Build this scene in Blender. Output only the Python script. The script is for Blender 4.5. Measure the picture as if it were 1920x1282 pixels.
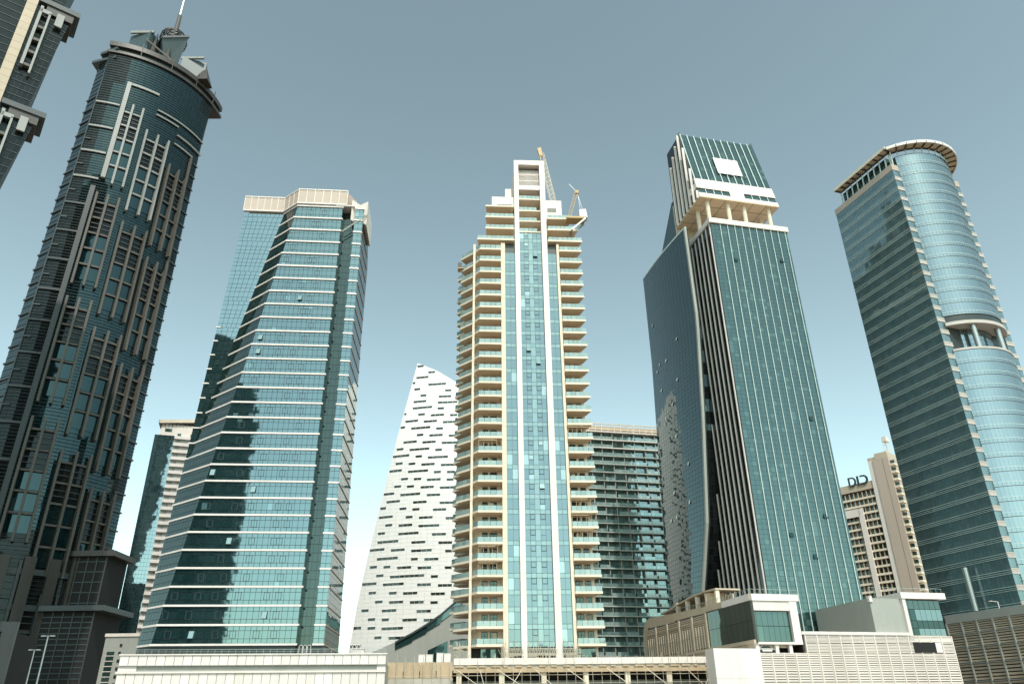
import bpy, math, random
from mathutils import Vector, Matrix
random.seed(7)
R = math.radians
scene = bpy.context.scene
for o in list(bpy.data.objects): bpy.data.objects.remove(o)
COL = scene.collection

# ------------------------------------------------------------------ camera
EYE = Vector((0, 0, 8.0)); PITCH = R(26.5); ROLL = R(-0.75); FPX = 1420.0
fw = Vector((0, math.cos(PITCH), math.sin(PITCH))); u0 = Vector((0, -math.sin(PITCH), math.cos(PITCH)))
rt = Vector((1, 0, 0)) * math.cos(ROLL) + u0 * math.sin(ROLL); up = rt.cross(fw)
cam_d = bpy.data.cameras.new('camera'); cam = bpy.data.objects.new('camera', cam_d); COL.objects.link(cam)
m = Matrix((rt, up, -fw)).transposed().to_4x4(); m.translation = EYE; cam.matrix_world = m
cam_d.sensor_width = 36; cam_d.lens = FPX / 1920 * 36; cam_d.clip_end = 30000; cam_d.clip_start = 0.5
scene.camera = cam
def px_of(p):
    d = p - EYE; z = max(d.dot(fw), 1.0)
    return 960 + FPX * d.dot(rt) / z, 641 - FPX * d.dot(up) / z

# ------------------------------------------------------------------ sky, sun, exposure
SUN_EL, SUN_AZ = 54.0, 168.0          # azimuth clockwise from +Y (the viewing direction): behind and to the right
w = bpy.data.worlds.new('World'); scene.world = w; w.use_nodes = True
nt = w.node_tree; nt.nodes.clear()
sky = nt.nodes.new('ShaderNodeTexSky'); sky.sky_type = 'NISHITA'; sky.sun_disc = False
sky.sun_elevation = R(SUN_EL); sky.sun_rotation = R(SUN_AZ); sky.air_density = 1.0; sky.dust_density = 1.0; sky.ozone_density = 1.2; sky.altitude = 0
hs = nt.nodes.new('ShaderNodeHueSaturation'); hs.inputs['Saturation'].default_value = 0.52; hs.inputs['Hue'].default_value = 0.5
tn = nt.nodes.new('ShaderNodeMix'); tn.data_type = 'RGBA'; tn.blend_type = 'MULTIPLY'; tn.inputs[0].default_value = 1; tn.inputs[7].default_value = (0.825, 1.0, 0.815, 1)
bg = nt.nodes.new('ShaderNodeBackground'); bg.inputs['Strength'].default_value = 0.092
ow = nt.nodes.new('ShaderNodeOutputWorld')
gm = nt.nodes.new('ShaderNodeGamma'); gm.inputs[1].default_value = 1.5
nt.links.new(sky.outputs[0], gm.inputs[0]); nt.links.new(gm.outputs[0], hs.inputs['Color']); nt.links.new(hs.outputs[0], tn.inputs[6]); nt.links.new(tn.outputs[2], bg.inputs[0]); nt.links.new(bg.outputs[0], ow.inputs[0])
sl = bpy.data.lights.new('sun', 'SUN'); sl.energy = 2.2; sl.angle = R(0.5); sl.color = (1.0, 0.93, 0.86)
so = bpy.data.objects.new('sun', sl); COL.objects.link(so)
sd = Vector((math.sin(R(SUN_AZ)) * math.cos(R(SUN_EL)), math.cos(R(SUN_AZ)) * math.cos(R(SUN_EL)), math.sin(R(SUN_EL))))
so.rotation_euler = sd.to_track_quat('Z', 'Y').to_euler(); so.location = (200, -200, 400)
vs = scene.view_settings; vs.view_transform = 'Standard'; vs.look = 'None'; vs.exposure = 0.52; vs.gamma = 1.0; vs.use_curve_mapping = False
scene.render.engine = 'CYCLES'; scene.cycles.max_bounces = 6; scene.cycles.glossy_bounces = 4; scene.cycles.caustics_reflective = False
scene.cycles.diffuse_bounces = 3

# ------------------------------------------------------------------ materials
MATS = {}
def newmat(name):
    mt = bpy.data.materials.new(name); mt.use_nodes = True; n = mt.node_tree
    b = n.nodes['Principled BSDF']; MATS[name] = mt
    return mt, n, b
def plain(name, col, rough=0.6, metal=0.0, stain=0.18, scale=0.25, streak=True, spec=0.5, bump=0.0):
    """painted / stone surface: base colour with soft weather stains, streaks running down and fine grain"""
    mt, n, b = newmat(name); L = n.links
    tc = n.nodes.new('ShaderNodeTexCoord'); mp = n.nodes.new('ShaderNodeMapping'); L.new(tc.outputs['Object'], mp.inputs[0])
    mp.inputs['Scale'].default_value = (1, 1, 0.22) if streak else (1, 1, 1)
    nz = n.nodes.new('ShaderNodeTexNoise'); nz.inputs['Scale'].default_value = scale; nz.inputs['Detail'].default_value = 6; nz.inputs['Roughness'].default_value = 0.65
    L.new(mp.outputs[0], nz.inputs['Vector'])
    n2 = n.nodes.new('ShaderNodeTexNoise'); n2.inputs['Scale'].default_value = 3.0; n2.inputs['Detail'].default_value = 4; L.new(tc.outputs['Object'], n2.inputs['Vector'])
    ad = n.nodes.new('ShaderNodeMath'); ad.operation = 'MULTIPLY_ADD'; L.new(n2.outputs[0], ad.inputs[0]); ad.inputs[1].default_value = 0.35; L.new(nz.outputs[0], ad.inputs[2])
    oi = n.nodes.new('ShaderNodeObjectInfo')
    a2 = n.nodes.new('ShaderNodeMath'); a2.operation = 'MULTIPLY_ADD'; L.new(oi.outputs['Random'], a2.inputs[0]); a2.inputs[1].default_value = 0.22; L.new(ad.outputs[0], a2.inputs[2])
    rp = n.nodes.new('ShaderNodeValToRGB'); L.new(a2.outputs[0], rp.inputs[0])
    e = rp.color_ramp.elements; e[0].position = 0.45; e[1].position = 1.0
    e[0].color = (col[0] * (1 - stain * 1.1), col[1] * (1 - stain * 1.1), col[2] * (1 - stain * 1.2), 1); e[1].color = (*[min(1, c * (1 + stain * .3)) for c in col], 1)
    L.new(rp.outputs[0], b.inputs['Base Color']); b.inputs['Roughness'].default_value = rough; b.inputs['Metallic'].default_value = metal
    b.inputs['Specular IOR Level'].default_value = spec
    return mt
def glass(name, tint, inner, inner2, ior=2.6, rough=0.03, wob=0.005, wave=0.014, blind=0.0, blindcol=(0.45, 0.5, 0.48), tilt=0.0):
    """coated facade glass: tinted mirror over a dark room; every pane sits at a slightly different angle"""
    mt, n, b = newmat(name); L = n.links
    at = n.nodes.new('ShaderNodeAttribute'); at.attribute_name = 'var'
    oi = n.nodes.new('ShaderNodeObjectInfo')
    ad = n.nodes.new('ShaderNodeMath'); ad.operation = 'ADD'; L.new(at.outputs['Fac'], ad.inputs[0]); L.new(oi.outputs['Random'], ad.inputs[1])
    wn = n.nodes.new('ShaderNodeTexWhiteNoise'); wn.noise_dimensions = '1D'; L.new(ad.outputs[0], wn.inputs['W'])
    sb = n.nodes.new('ShaderNodeVectorMath'); sb.operation = 'SUBTRACT'; L.new(wn.outputs['Color'], sb.inputs[0]); sb.inputs[1].default_value = (.5, .5, .5)
    sc = n.nodes.new('ShaderNodeVectorMath'); sc.operation = 'SCALE'; L.new(sb.outputs[0], sc.inputs[0]); sc.inputs['Scale'].default_value = wob
    ge = n.nodes.new('ShaderNodeNewGeometry'); av = n.nodes.new('ShaderNodeVectorMath'); av.operation = 'ADD'; L.new(ge.outputs['Normal'], av.inputs[0]); L.new(sc.outputs[0], av.inputs[1])
    # slow waviness of the sheets
    tc = n.nodes.new('ShaderNodeNewGeometry'); nz = n.nodes.new('ShaderNodeTexNoise'); nz.inputs['Scale'].default_value = 0.45; nz.inputs['Detail'].default_value = 1.5; L.new(tc.outputs['Position'], nz.inputs['Vector'])
    s2 = n.nodes.new('ShaderNodeVectorMath'); s2.operation = 'SUBTRACT'; L.new(nz.outputs['Color'], s2.inputs[0]); s2.inputs[1].default_value = (.5, .5, .5)
    s3 = n.nodes.new('ShaderNodeVectorMath'); s3.operation = 'SCALE'; L.new(s2.outputs[0], s3.inputs[0]); s3.inputs['Scale'].default_value = wave
    a3 = n.nodes.new('ShaderNodeVectorMath'); a3.operation = 'ADD'; L.new(av.outputs[0], a3.inputs[0]); L.new(s3.outputs[0], a3.inputs[1])
    nm = n.nodes.new('ShaderNodeVectorMath'); nm.operation = 'NORMALIZE'; L.new(a3.outputs[0], nm.inputs[0]); L.new(nm.outputs[0], b.inputs['Normal'])
    mx = n.nodes.new('ShaderNodeMix'); mx.data_type = 'RGBA'; L.new(wn.outputs['Value'], mx.inputs[0]); mx.inputs[6].default_value = (*inner, 1); mx.inputs[7].default_value = (*inner2, 1)
    out = mx.outputs[2]
    if blind > 0:
        gt = n.nodes.new('ShaderNodeMath'); gt.operation = 'GREATER_THAN'; gt.inputs[1].default_value = 1 - blind
        w2 = n.nodes.new('ShaderNodeTexWhiteNoise'); w2.noise_dimensions = '1D'; m2 = n.nodes.new('ShaderNodeMath'); m2.operation = 'MULTIPLY'; m2.inputs[1].default_value = 7.31; L.new(ad.outputs[0], m2.inputs[0]); L.new(m2.outputs[0], w2.inputs['W'])
        L.new(w2.outputs['Value'], gt.inputs[0])
        mb = n.nodes.new('ShaderNodeMix'); mb.data_type = 'RGBA'; L.new(gt.outputs[0], mb.inputs[0]); L.new(out, mb.inputs[6]); mb.inputs[7].default_value = (*blindcol, 1); out = mb.outputs[2]
    L.new(out, b.inputs['Base Color'])
    b.inputs['Roughness'].default_value = rough; b.inputs['IOR'].default_value = ior; b.inputs['Specular Tint'].default_value = (*tint, 1)
    return mt

WHITE = plain('white_paint', (0.76, 0.685, 0.65), .5, stain=.18)
CREAM = plain('cream_render', (0.78, 0.66, 0.53), .75, stain=.16)
PINKW = plain('pale_cladding', (0.78, 0.68, 0.62), .5, stain=.14)
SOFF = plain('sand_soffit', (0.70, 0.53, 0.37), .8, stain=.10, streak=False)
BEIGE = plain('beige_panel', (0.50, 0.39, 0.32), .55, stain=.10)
TAN = plain('tan_stone', (0.55, 0.44, 0.33), .75, stain=.14)
GREY = plain('grey_panel', (0.36, 0.36, 0.33), .55, stain=.15)
DGREY = plain('dark_frame', (0.035, 0.045, 0.045), .4, stain=.2)
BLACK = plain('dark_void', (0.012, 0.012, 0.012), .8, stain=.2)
BROWN = plain('brown_metal', (0.055, 0.045, 0.04), .45, stain=.25)
CONC = plain('raw_concrete', (0.46, 0.42, 0.36), .85, stain=.25, scale=.5)
SAILW = plain('metal_tile', (0.80, 0.76, 0.73), .38, metal=.0, stain=.06, scale=.05)
STEEL = plain('steel', (0.42, 0.43, 0.42), .35, metal=.8, stain=.12)
RUST = plain('scaffold_pipe', (0.50, 0.44, 0.35), .6, metal=.2, stain=.35, scale=2)
PLY = plain('plywood', (0.52, 0.38, 0.25), .8, stain=.3, scale=.8)
ORANGE = plain('crane_yellow', (0.50, 0.32, 0.13), .5, stain=.2)
MULL = plain('pale_mullion', (0.62, 0.70, 0.66), .4, stain=.08)
HFIN = plain('hotel_fin', (0.105, 0.093, 0.08), .6, stain=.3)  # hotel fin, metal and trim colours kept dark: shade is painted in
HLINE = plain('hotel_louvre', (0.05, 0.075, 0.08), .45, stain=.2)
HGREY = plain('hotel_metal', (0.055, 0.065, 0.068), .45, stain=.2)
HWHITE = plain('hotel_trim', (0.29, 0.285, 0.27), .5, stain=.2)
SLABG = plain('grey_green_slab', (0.40, 0.44, 0.41), .6, stain=.2)
BANDC = plain('greige_band', (0.52, 0.46, 0.42), .5, stain=.15)
ASPH = plain('sandy_ground', (0.30, 0.26, 0.21), .9, stain=.35, scale=.02, streak=False)
G_T2 = glass('glass_banded', (0.66, 0.86, 0.90), (.008, .025, .027), (.014, .036, .038), 2.9, blind=.02, blindcol=(.08, .15, .17))
G_T2D = glass('glass_recess', (0.6, 0.75, 0.72), (.008, .02, .018), (.016, .03, .027), 1.9)
G_T2W = glass('glass_wing', (0.76, 0.93, 0.98), (.015, .04, .042), (.03, .055, .058), 3.2)
G_T3 = glass('glass_vision', (0.76, 0.9, 0.96), (.055, .105, .115), (.075, .13, .14), 2.5, blind=.05, blindcol=(.3, .42, .42))
G_T3S = glass('glass_spandrel', (0.8, 0.95, 0.95), (.16, .25, .26), (.20, .30, .31), 2.3)
G_RAIL = glass('glass_railing', (0.9, 1, 0.98), (.20, .28, .27), (.30, .38, .36), 1.9, wob=.02)
G_DOOR = glass('glass_door', (0.7, 0.85, 0.8), (.015, .03, .028), (.04, .07, .06), 1.8)
G_T6 = glass('glass_office', (0.62, 0.82, 0.83), (.014, .036, .035), (.022, .048, .046), 2.15, wob=.012, blind=.10, blindcol=(.045, .09, .082))
G_T6D = glass('glass_shell', (0.62, 0.88, 0.90), (.005, .02, .02), (.010, .028, .028), 1.75, wob=.012, wave=.035)
G_DARK = glass('glass_dark', (0.55, 0.62, 0.62), (.006, .008, .008), (.014, .016, .016), 1.45, wob=.02)
G_T7 = glass('glass_bay', (0.82, 0.94, 0.98), (.05, .075, .08), (.075, .11, .115), 3.2, wob=.012)
G_T7L = glass('glass_flank', (0.72, 0.93, 0.98), (.075, .115, .118), (.105, .15, .152), 2.6, wob=.008, wave=.012)
G_MAR = glass('glass_marine', (0.48, 0.74, 0.78), (.003, .010, .011), (.005, .014, .016), 1.75, wob=.02)
G_T5 = glass('glass_block', (0.74, 0.94, 0.96), (.11, .18, .17), (.17, .25, .24), 2.6, wob=.02, blind=.25, blindcol=(.26, .36, .34))
G_SLOT = glass('glass_slot', (0.6, 0.7, 0.66), (.02, .03, .026), (.05, .06, .05), 1.8)

# ------------------------------------------------------------------ mesh helpers
class MB:
    def __init__(s): s.v = []; s.f = []; s.var = []; s.cur = 0.0
    def face(s, pts):
        i = len(s.v); s.v += [tuple(p) for p in pts]; s.f.append(tuple(range(i, i + len(pts)))); s.var.append(s.cur); return s
    def hexa(s, p):                       # p[0..3] bottom ring, p[4..7] top ring (counter-clockwise from above)
        i = len(s.v); s.v += [tuple(q) for q in p]
        for q in ((3, 2, 1, 0), (4, 5, 6, 7), (0, 1, 5, 4), (1, 2, 6, 5), (2, 3, 7, 6), (3, 0, 4, 7)):
            s.f.append(tuple(i + k for k in q)); s.var.append(s.cur)
        return s
    def box(s, x0, x1, y0, y1, z0, z1):
        return s.hexa([(x0, y0, z0), (x1, y0, z0), (x1, y1, z0), (x0, y1, z0), (x0, y0, z1), (x1, y0, z1), (x1, y1, z1), (x0, y1, z1)])
    def prism(s, poly, z0, z1):           # counter-clockwise plan outline
        i = len(s.v); n = len(poly)
        s.v += [(p[0], p[1], z0) for p in poly] + [(p[0], p[1], z1) for p in poly]
        s.f.append(tuple(i + k for k in reversed(range(n)))); s.f.append(tuple(i + n + k for k in range(n)))
        for k in range(n): j = (k + 1) % n; s.f.append((i + k, i + j, i + n + j, i + n + k))
        s.var += [s.cur] * (n + 2); return s
    def loft(s, lo, hi):                  # two rings of (x,y,z), same count, counter-clockwise
        i = len(s.v); n = len(lo); s.v += [tuple(p) for p in lo] + [tuple(p) for p in hi]
        s.f.append(tuple(i + k for k in reversed(range(n)))); s.f.append(tuple(i + n + k for k in range(n)))
        for k in range(n): j = (k + 1) % n; s.f.append((i + k, i + j, i + n + j, i + n + k))
        s.var += [s.cur] * (n + 2); return s
    def bar(s, a, b, wd, hd=None):        # square bar from a to b
        a = Vector(a); b = Vector(b); d = (b - a).normalized(); hd = hd or wd
        x = d.cross(Vector((0, 0, 1)))
        if x.length < 1e-4: x = Vector((1, 0, 0))
        x.normalize(); y = x.cross(d); x = x * wd / 2; y = y * hd / 2
        return s.hexa([a - x - y, a + x - y, a + x + y, a - x + y, b - x - y, b + x - y, b + x + y, b - x + y])
    def tube(s, a, b, r, n=8, r2=None):
        a = Vector(a); b = Vector(b); d = (b - a).normalized(); r2 = r if r2 is None else r2
        x = d.cross(Vector((0, 0, 1)))
        if x.length < 1e-4: x = Vector((1, 0, 0))
        x.normalize(); y = d.cross(x)
        lo = [a + x * r * math.cos(2 * math.pi * k / n) + y * r * math.sin(2 * math.pi * k / n) for k in range(n)]
        hi = [b + x * r2 * math.cos(2 * math.pi * k / n) + y * r2 * math.sin(2 * math.pi * k / n) for k in range(n)]
        return s.loft(lo, hi)
    def wall(s, a, b, z0, z1, out, th):   # slab along plan line a->b, between offsets out and out-th on the right-hand (outer) side
        dx, dy = b[0] - a[0], b[1] - a[1]; l = math.hypot(dx, dy) or 1; nx, ny = dy / l, -dx / l
        p = [(a[0] + nx * out, a[1] + ny * out), (b[0] + nx * out, b[1] + ny * out), (b[0] + nx * (out - th), b[1] + ny * (out - th)), (a[0] + nx * (out - th), a[1] + ny * (out - th))]
        return s.prism(p, z0, z1)
    def mesh(s, name, mat):
        me = bpy.data.meshes.new(name); me.from_pydata(s.v, [], s.f); me.materials.append(mat)
        if any(s.var):
            a = me.attributes.new('var', 'FLOAT', 'FACE'); a.data.foreach_set('value', s.var)
        me.update(); return me
    def build(s, name, mat, parent=None, loc=None, kind=None, label=None):
        return link(name, s.mesh(name, mat), parent, loc, kind, label)
def link(name, data, parent=None, loc=None, kind=None, label=None):
    o = bpy.data.objects.new(name, data); COL.objects.link(o)
    if parent: o.parent = parent
    if loc: o.location = loc
    if kind: o['kind'] = kind
    if label: o['label'] = label
    return o
def tag(o, label, cat, group=None):
    o['label'] = label; o['category'] = cat
    if group: o['group'] = group
    return o
class Thing:
    """an Empty at the foot of a thing, turned about z, with the facade panes collected until finish()"""
    def __init__(s, name, label, cat, loc=(0, 0, 0), ang=0, group=None):
        s.e = link(name, None, None, (loc[0], loc[1], loc[2] if len(loc) > 2 else 0)); s.e.rotation_euler.z = R(ang); tag(s.e, label, cat, group)
        s.mw = Matrix.Translation(s.e.location) @ Matrix.Rotation(R(ang), 4, 'Z'); s.cells = []
    def cell(s, c, mat, joint=.04, th=.06, name='window_pane'): s.cells.append((c, mat, joint, th, name))
    def grid(s, P, ss, zs, mat, joint=.04, th=.06, name='window_pane'):
        """panes on a surface P(s,z)->(x,y,z), s growing to the right seen from outside; mat may be a function(i,j)"""
        for j in range(len(zs) - 1):
            for i in range(len(ss) - 1):
                mt = mat(i, j) if callable(mat) else mat
                if mt is None: continue
                s.cell((P(ss[i], zs[j]), P(ss[i + 1], zs[j]), P(ss[i + 1], zs[j + 1]), P(ss[i], zs[j + 1])), mt, joint, th, name)
    def finish(s, limit=300, minpx=9.0):
        out = []; rest = {}
        for c in s.cells:
            pts = [px_of(s.mw @ Vector(p)) for p in c[0]]
            wdt = (math.dist(pts[0], pts[1]) + math.dist(pts[3], pts[2])) / 2; h = (math.dist(pts[0], pts[3]) + math.dist(pts[1], pts[2])) / 2
            ins = all(-40 < p[0] < 1960 and -40 < p[1] < 1300 for p in pts)
            out.append((min(wdt, h) if ins else 0, wdt * h, c))
        out.sort(key=lambda q: -q[1]); n = 0
        for mn, ar, c in out:
            if mn >= minpx and n < limit: n += 1; s.one(c)
            else: rest.setdefault((c[1].name, c[4]), []).append(c)
        for (mn, nm), cs in rest.items():
            mb = MB()
            for c in cs: mb.cur = random.uniform(.01, 50); pane(mb, c[0], c[2], c[3])
            mb.build(nm + 's', cs[0][1], s.e, kind='stuff')
        s.cells = []
    CACHE = {}
    def one(s, c):
        p0 = Vector(c[0][0]); key = (c[1].name, c[4]) + tuple(round(q, 3) for p in c[0] for q in (Vector(p) - p0))
        if key not in Thing.CACHE:
            mb = MB(); pane(mb, [Vector(p) - p0 for p in c[0]], c[2], c[3]); Thing.CACHE[key] = mb.mesh(c[4], c[1])
        return link(c[4], Thing.CACHE[key], s.e, p0)
def pane(mb, c, joint, th):
    p = [Vector(q) for q in c]; n = (p[1] - p[0]).cross(p[3] - p[0])
    if n.length < 1e-9: n = (p[2] - p[1]).cross(p[3] - p[1])
    n.normalize()
    ctr = (p[0] + p[1] + p[2] + p[3]) / 4; q = []
    for a in p:
        d = ctr - a; l = d.length
        q.append(a + d * min(.45, joint * 1.4 / max(l, .01)))
    f = [a + n * th for a in q]; i = len(mb.v); mb.v += [tuple(a) for a in q + f]
    for k in ((4, 5, 6, 7), (0, 1, 5, 4), (1, 2, 6, 5), (2, 3, 7, 6), (3, 0, 4, 7)):
        mb.f.append(tuple(i + j for j in k)); mb.var.append(mb.cur)
def lin(a, b, n): return [a + (b - a) * k / n for k in range(n + 1)]
def wallP(a, b):                          # surface function for a straight vertical wall a->b, s in metres from a
    l = math.hypot(b[0] - a[0], b[1] - a[1])
    return (lambda s, z: (a[0] + (b[0] - a[0]) * s / l, a[1] + (b[1] - a[1]) * s / l, z)), l
def interp(tab, z):
    for k in range(len(tab) - 1):
        if z <= tab[k + 1][0] or k == len(tab) - 2:
            a, b = tab[k], tab[k + 1]; t = (z - a[0]) / (b[0] - a[0]); return a[1] + (b[1] - a[1]) * t
# ================================================================== the setting
g = MB(); g.face([(-9000, -9000, 0), (9000, -9000, 0), (9000, 9000, 0), (-9000, 9000, 0)]).build('ground', ASPH, kind='structure')
# ================================================================== banded glass tower (left of centre)
def banded_tower():
    T = Thing('banded_office_tower', 'blue-green glass office tower ringed by thin white ledges on every floor', 'tower', (-46.28, 170), 5)
    e = T.e; FH = 3.862; Z = [22.7 + FH * k for k in range(30)]; TOP = Z[-1]
    ax = lambda z: -29.12 + (z - 23.3) * .154
    A = lambda z: (ax(z), 0.0)
    def I(z):
        if z < 65: return (interp([(0, -34), (23, -33.1), (43, -32.9), (65, -32.2)], z), interp([(0, 1.2), (23, 3.7), (43, 6.3), (65, 8.4)], z))
        s = 12.2 + (z - 65) * (6.2 - 12.2) / 69.8; return (ax(z) - .727 * s, .687 * s)
    def W(z):
        if z < 65: return I(z)
        i = I(z); return (min(-32.2 + (z - 65) * 4.9 / 69.8, i[0]), i[1])
    B = (.15, 0); Bc = (.15, 2.6); Cc = (3.6, 2.6); C = (3.6, 0.2); D = (5.8, 0.35)
    E = lambda z: (6.2, interp([(0, 24), (23, 22), (135, 12)], z))
    def ring(z, ins=.12):
        pts = [W(z), (W(z)[0] + .01, W(z)[1]), I(z), A(z), B, Bc, Cc, C, D, E(z)]
        pts = [(p[0], p[1] + ins) for p in pts]
        pts[5] = (pts[5][0] - ins, pts[5][1]); pts[4] = (pts[4][0] - ins, pts[4][1]); pts[8] = (pts[8][0] - ins, pts[8][1]); pts[9] = (pts[9][0] - ins, pts[9][1])
        pts += [(4, 32), (W(z)[0] + 1, 32)]
        return [(p[0], p[1], z) for p in pts]
    mb = MB(); zs = [0, 22.7, 43, 65, 100, TOP]
    for a, b in zip(zs, zs[1:]): mb.loft(ring(a), ring(b))
    mb.build('structural_core', DGREY, e)
    # panes, three rows a floor
    CW = 1.2
    for k in range(len(Z) - 1):
        z0, z1 = Z[k] + .22, Z[k + 1] - .22; h = z1 - z0; rows = [z0, z0 + h * .27, z0 + h * .74, z1]
        for j in range(3):
            za, zb = rows[j], rows[j + 1]; x = B[0]
            while x > ax(za) + .02:
                xl = x - CW; c = [(max(xl, ax(za)), 0, za), (x, 0, za), (x, 0, zb), (max(xl, ax(zb)), 0, zb)]
                if x > ax(zb): T.cell(c, G_T2)
                x = xl
            # chamfer
            n = max(2, round(math.dist(I(za), A(za)) / 1.3))
            P = lambda s, z: (I(z)[0] + (A(z)[0] - I(z)[0]) * s, I(z)[1] + (A(z)[1] - I(z)[1]) * s, z)
            T.grid(P, lin(0, 1, n), [za, zb], G_T2D)
            # wing
            n = round(math.dist(W(za), I(za)) / 1.25)
            if n >= 1:
                P = lambda s, z: (W(z)[0] + (I(z)[0] - W(z)[0]) * s, I(z)[1], z)
                T.grid(P, lin(0, 1, n), [za - (.22 if j == 0 else 0), zb + (.22 if j == 2 else 0)], G_T2W)
            P, l = wallP(C, D); T.grid(P, lin(0, l, 2), [za, zb], G_T2)
            P2 = lambda s, z: (D[0] + (E(z)[0] - D[0]) * s, D[1] + (E(z)[1] - D[1]) * s, z)
            T.grid(P2, lin(0, 1, 9), [za, zb], G_T2W)
        P, l = wallP(Bc, Cc); T.grid(P, lin(0, l, 3), [Z[k], (Z[k] + Z[k + 1]) / 2, Z[k + 1]], G_T2D, joint=.03)
        P, l = wallP(B, Bc); T.grid(P, lin(0, l, 2), [Z[k], Z[k + 1]], G_T2D, joint=.03)
        # casements standing proud of the sheet, a few pushed open
        for cx in (-4.2, -6.6, -11.4, -16.2, -21.0, -25.8):
            if random.random() < .72 and cx - 1.3 > ax(Z[k + 1]):
                sh = random.choice((0, 0, -1.2)); x = cx + B[0] + sh; zb0, zb1 = rows[1] + .05, rows[2] - .05
                fr = MB()
                for (a, b) in (((x - 1.2, zb0), (x, zb0)), ((x - 1.2, zb1), (x, zb1)), ((x - 1.2, zb0), (x - 1.2, zb1)), ((x, zb0), (x, zb1))):
                    fr.bar((a[0], -.09, a[1]), (b[0], -.09, b[1]), .09)
                fr.build('casement_frame', DGREY, e)
                if random.random() < .06:
                    MB().hexa([(x - 1.1, -.62, zb0 + .05), (x - .1, -.62, zb0 + .05), (x - .1, -.58, zb0 + .05), (x - 1.1, -.58, zb0 + .05), (x - 1.1, -.12, zb1), (x - .1, -.12, zb1), (x - .1, -.08, zb1), (x - 1.1, -.08, zb1)]).build('open_casement', G_T3S, e)
    # white ledges: one round the front, one on the small corner, one on the flank, per floor
    for k, z in enumerate(Z):
        mb = MB(); i, a = I(z), A(z); o = .38
        if z > 70: mb.wall(i, a, z - .2, z + .2, o * .7, .7)
        else: mb.wall(i, a, z - .2, z + .2, o * .7, .7)
        mb.prism([(a[0] - o * .35, -o), (B[0] + .3, -o), (B[0] + .3, .15), (a[0], .15)], z - .2, z + .2)
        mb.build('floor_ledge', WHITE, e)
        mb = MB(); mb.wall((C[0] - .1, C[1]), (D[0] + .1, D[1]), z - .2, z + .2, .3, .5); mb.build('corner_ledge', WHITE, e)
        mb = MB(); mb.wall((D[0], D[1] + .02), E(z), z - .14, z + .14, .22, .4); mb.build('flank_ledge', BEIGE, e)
        if 40 < z < 100:
            wz = W(z); MB().box(wz[0] - .15, wz[0] + 2.2 - (z - 40) * .02, wz[1] - .3, wz[1] + .3, z - .15, z + .15).build('wing_ledge', WHITE, e)
    # crown: beige panels between white ribs
    def crown(a, b, n, z0, z1, th=.5):
        dx, dy = (b[0] - a[0]) / n, (b[1] - a[1]) / n
        for k in range(n):
            p = (a[0] + dx * (k + .04), a[1] + dy * (k + .04)); q = (a[0] + dx * (k + .96), a[1] + dy * (k + .96))
            MB().wall(p, q, z0, z1, 0, th).build('parapet_panel', BEIGE, e)
        r = MB()
        for k in range(n + 1):
            p = (a[0] + dx * (k - .04), a[1] + dy * (k - .04)); q = (a[0] + dx * (k + .04), a[1] + dy * (k + .04)); r.wall(p, q, z0, z1 + .1, .12, .5)
        r.build('parapet_ribs', WHITE, e)
        MB().wall(a, b, z1, z1 + .3, .15, .7).build('coping', WHITE, e); MB().wall(a, b, z0 - .35, z0, .25, .8).build('coping', WHITE, e)
    i, a = I(TOP), A(TOP); z0 = TOP + .9
    crown((a[0] - .1, -.4), (1.2, -.4), 6, z0, z0 + 4.4); crown((i[0] - .2, i[1] - .35), (a[0] - .1, -.4), 3, z0, z0 + 4.4); crown((W(TOP)[0] - .3, i[1] - .35), (i[0] - .2, i[1] - .35), 6, z0, z0 + 4.4)
    MB().prism([(1.2, -.4), (3.2, 3.5), (3.2, 8), (1.2, 8)], z0 - .5, z0 + 4).build('corner_return', BEIGE, e)
    MB().box(-1.6, 3.4, -.55, 3.0, TOP + .25, TOP + .62).build('eave_slab', WHITE, e)
    MB().prism([(2.6, -.3), (4.6, 2.0), (4.6, 5.5), (2.6, 5.5)], TOP - 4.0, TOP + 2.6).build('corner_block', PINKW, e)
    MB().hexa([(4.7, 1.4, TOP - 3.4), (6.9, .1, TOP - 5.2), (7.0, 11, TOP - 5.2), (4.7, 11, TOP - 3.4), (4.7, 1.4, TOP + 2.2), (6.9, .1, TOP + 2.6), (7.0, 11, TOP + 2.6), (4.7, 11, TOP + 2.2)]).build('hooded_corner', PINKW, e)
    MB().bar((.6, .4, TOP - 7.6), (7.0, -.1, TOP - 2.2), .2).bar((.6, .9, TOP - 6.9), (6.8, .4, TOP - 1.4), .16).build('brace', GREY, e)
    MB().box(W(TOP)[0] + 1, 2.5, 5, 30, TOP, TOP + 1).build('roof', CONC, e)
    T.finish()
banded_tower()

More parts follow.
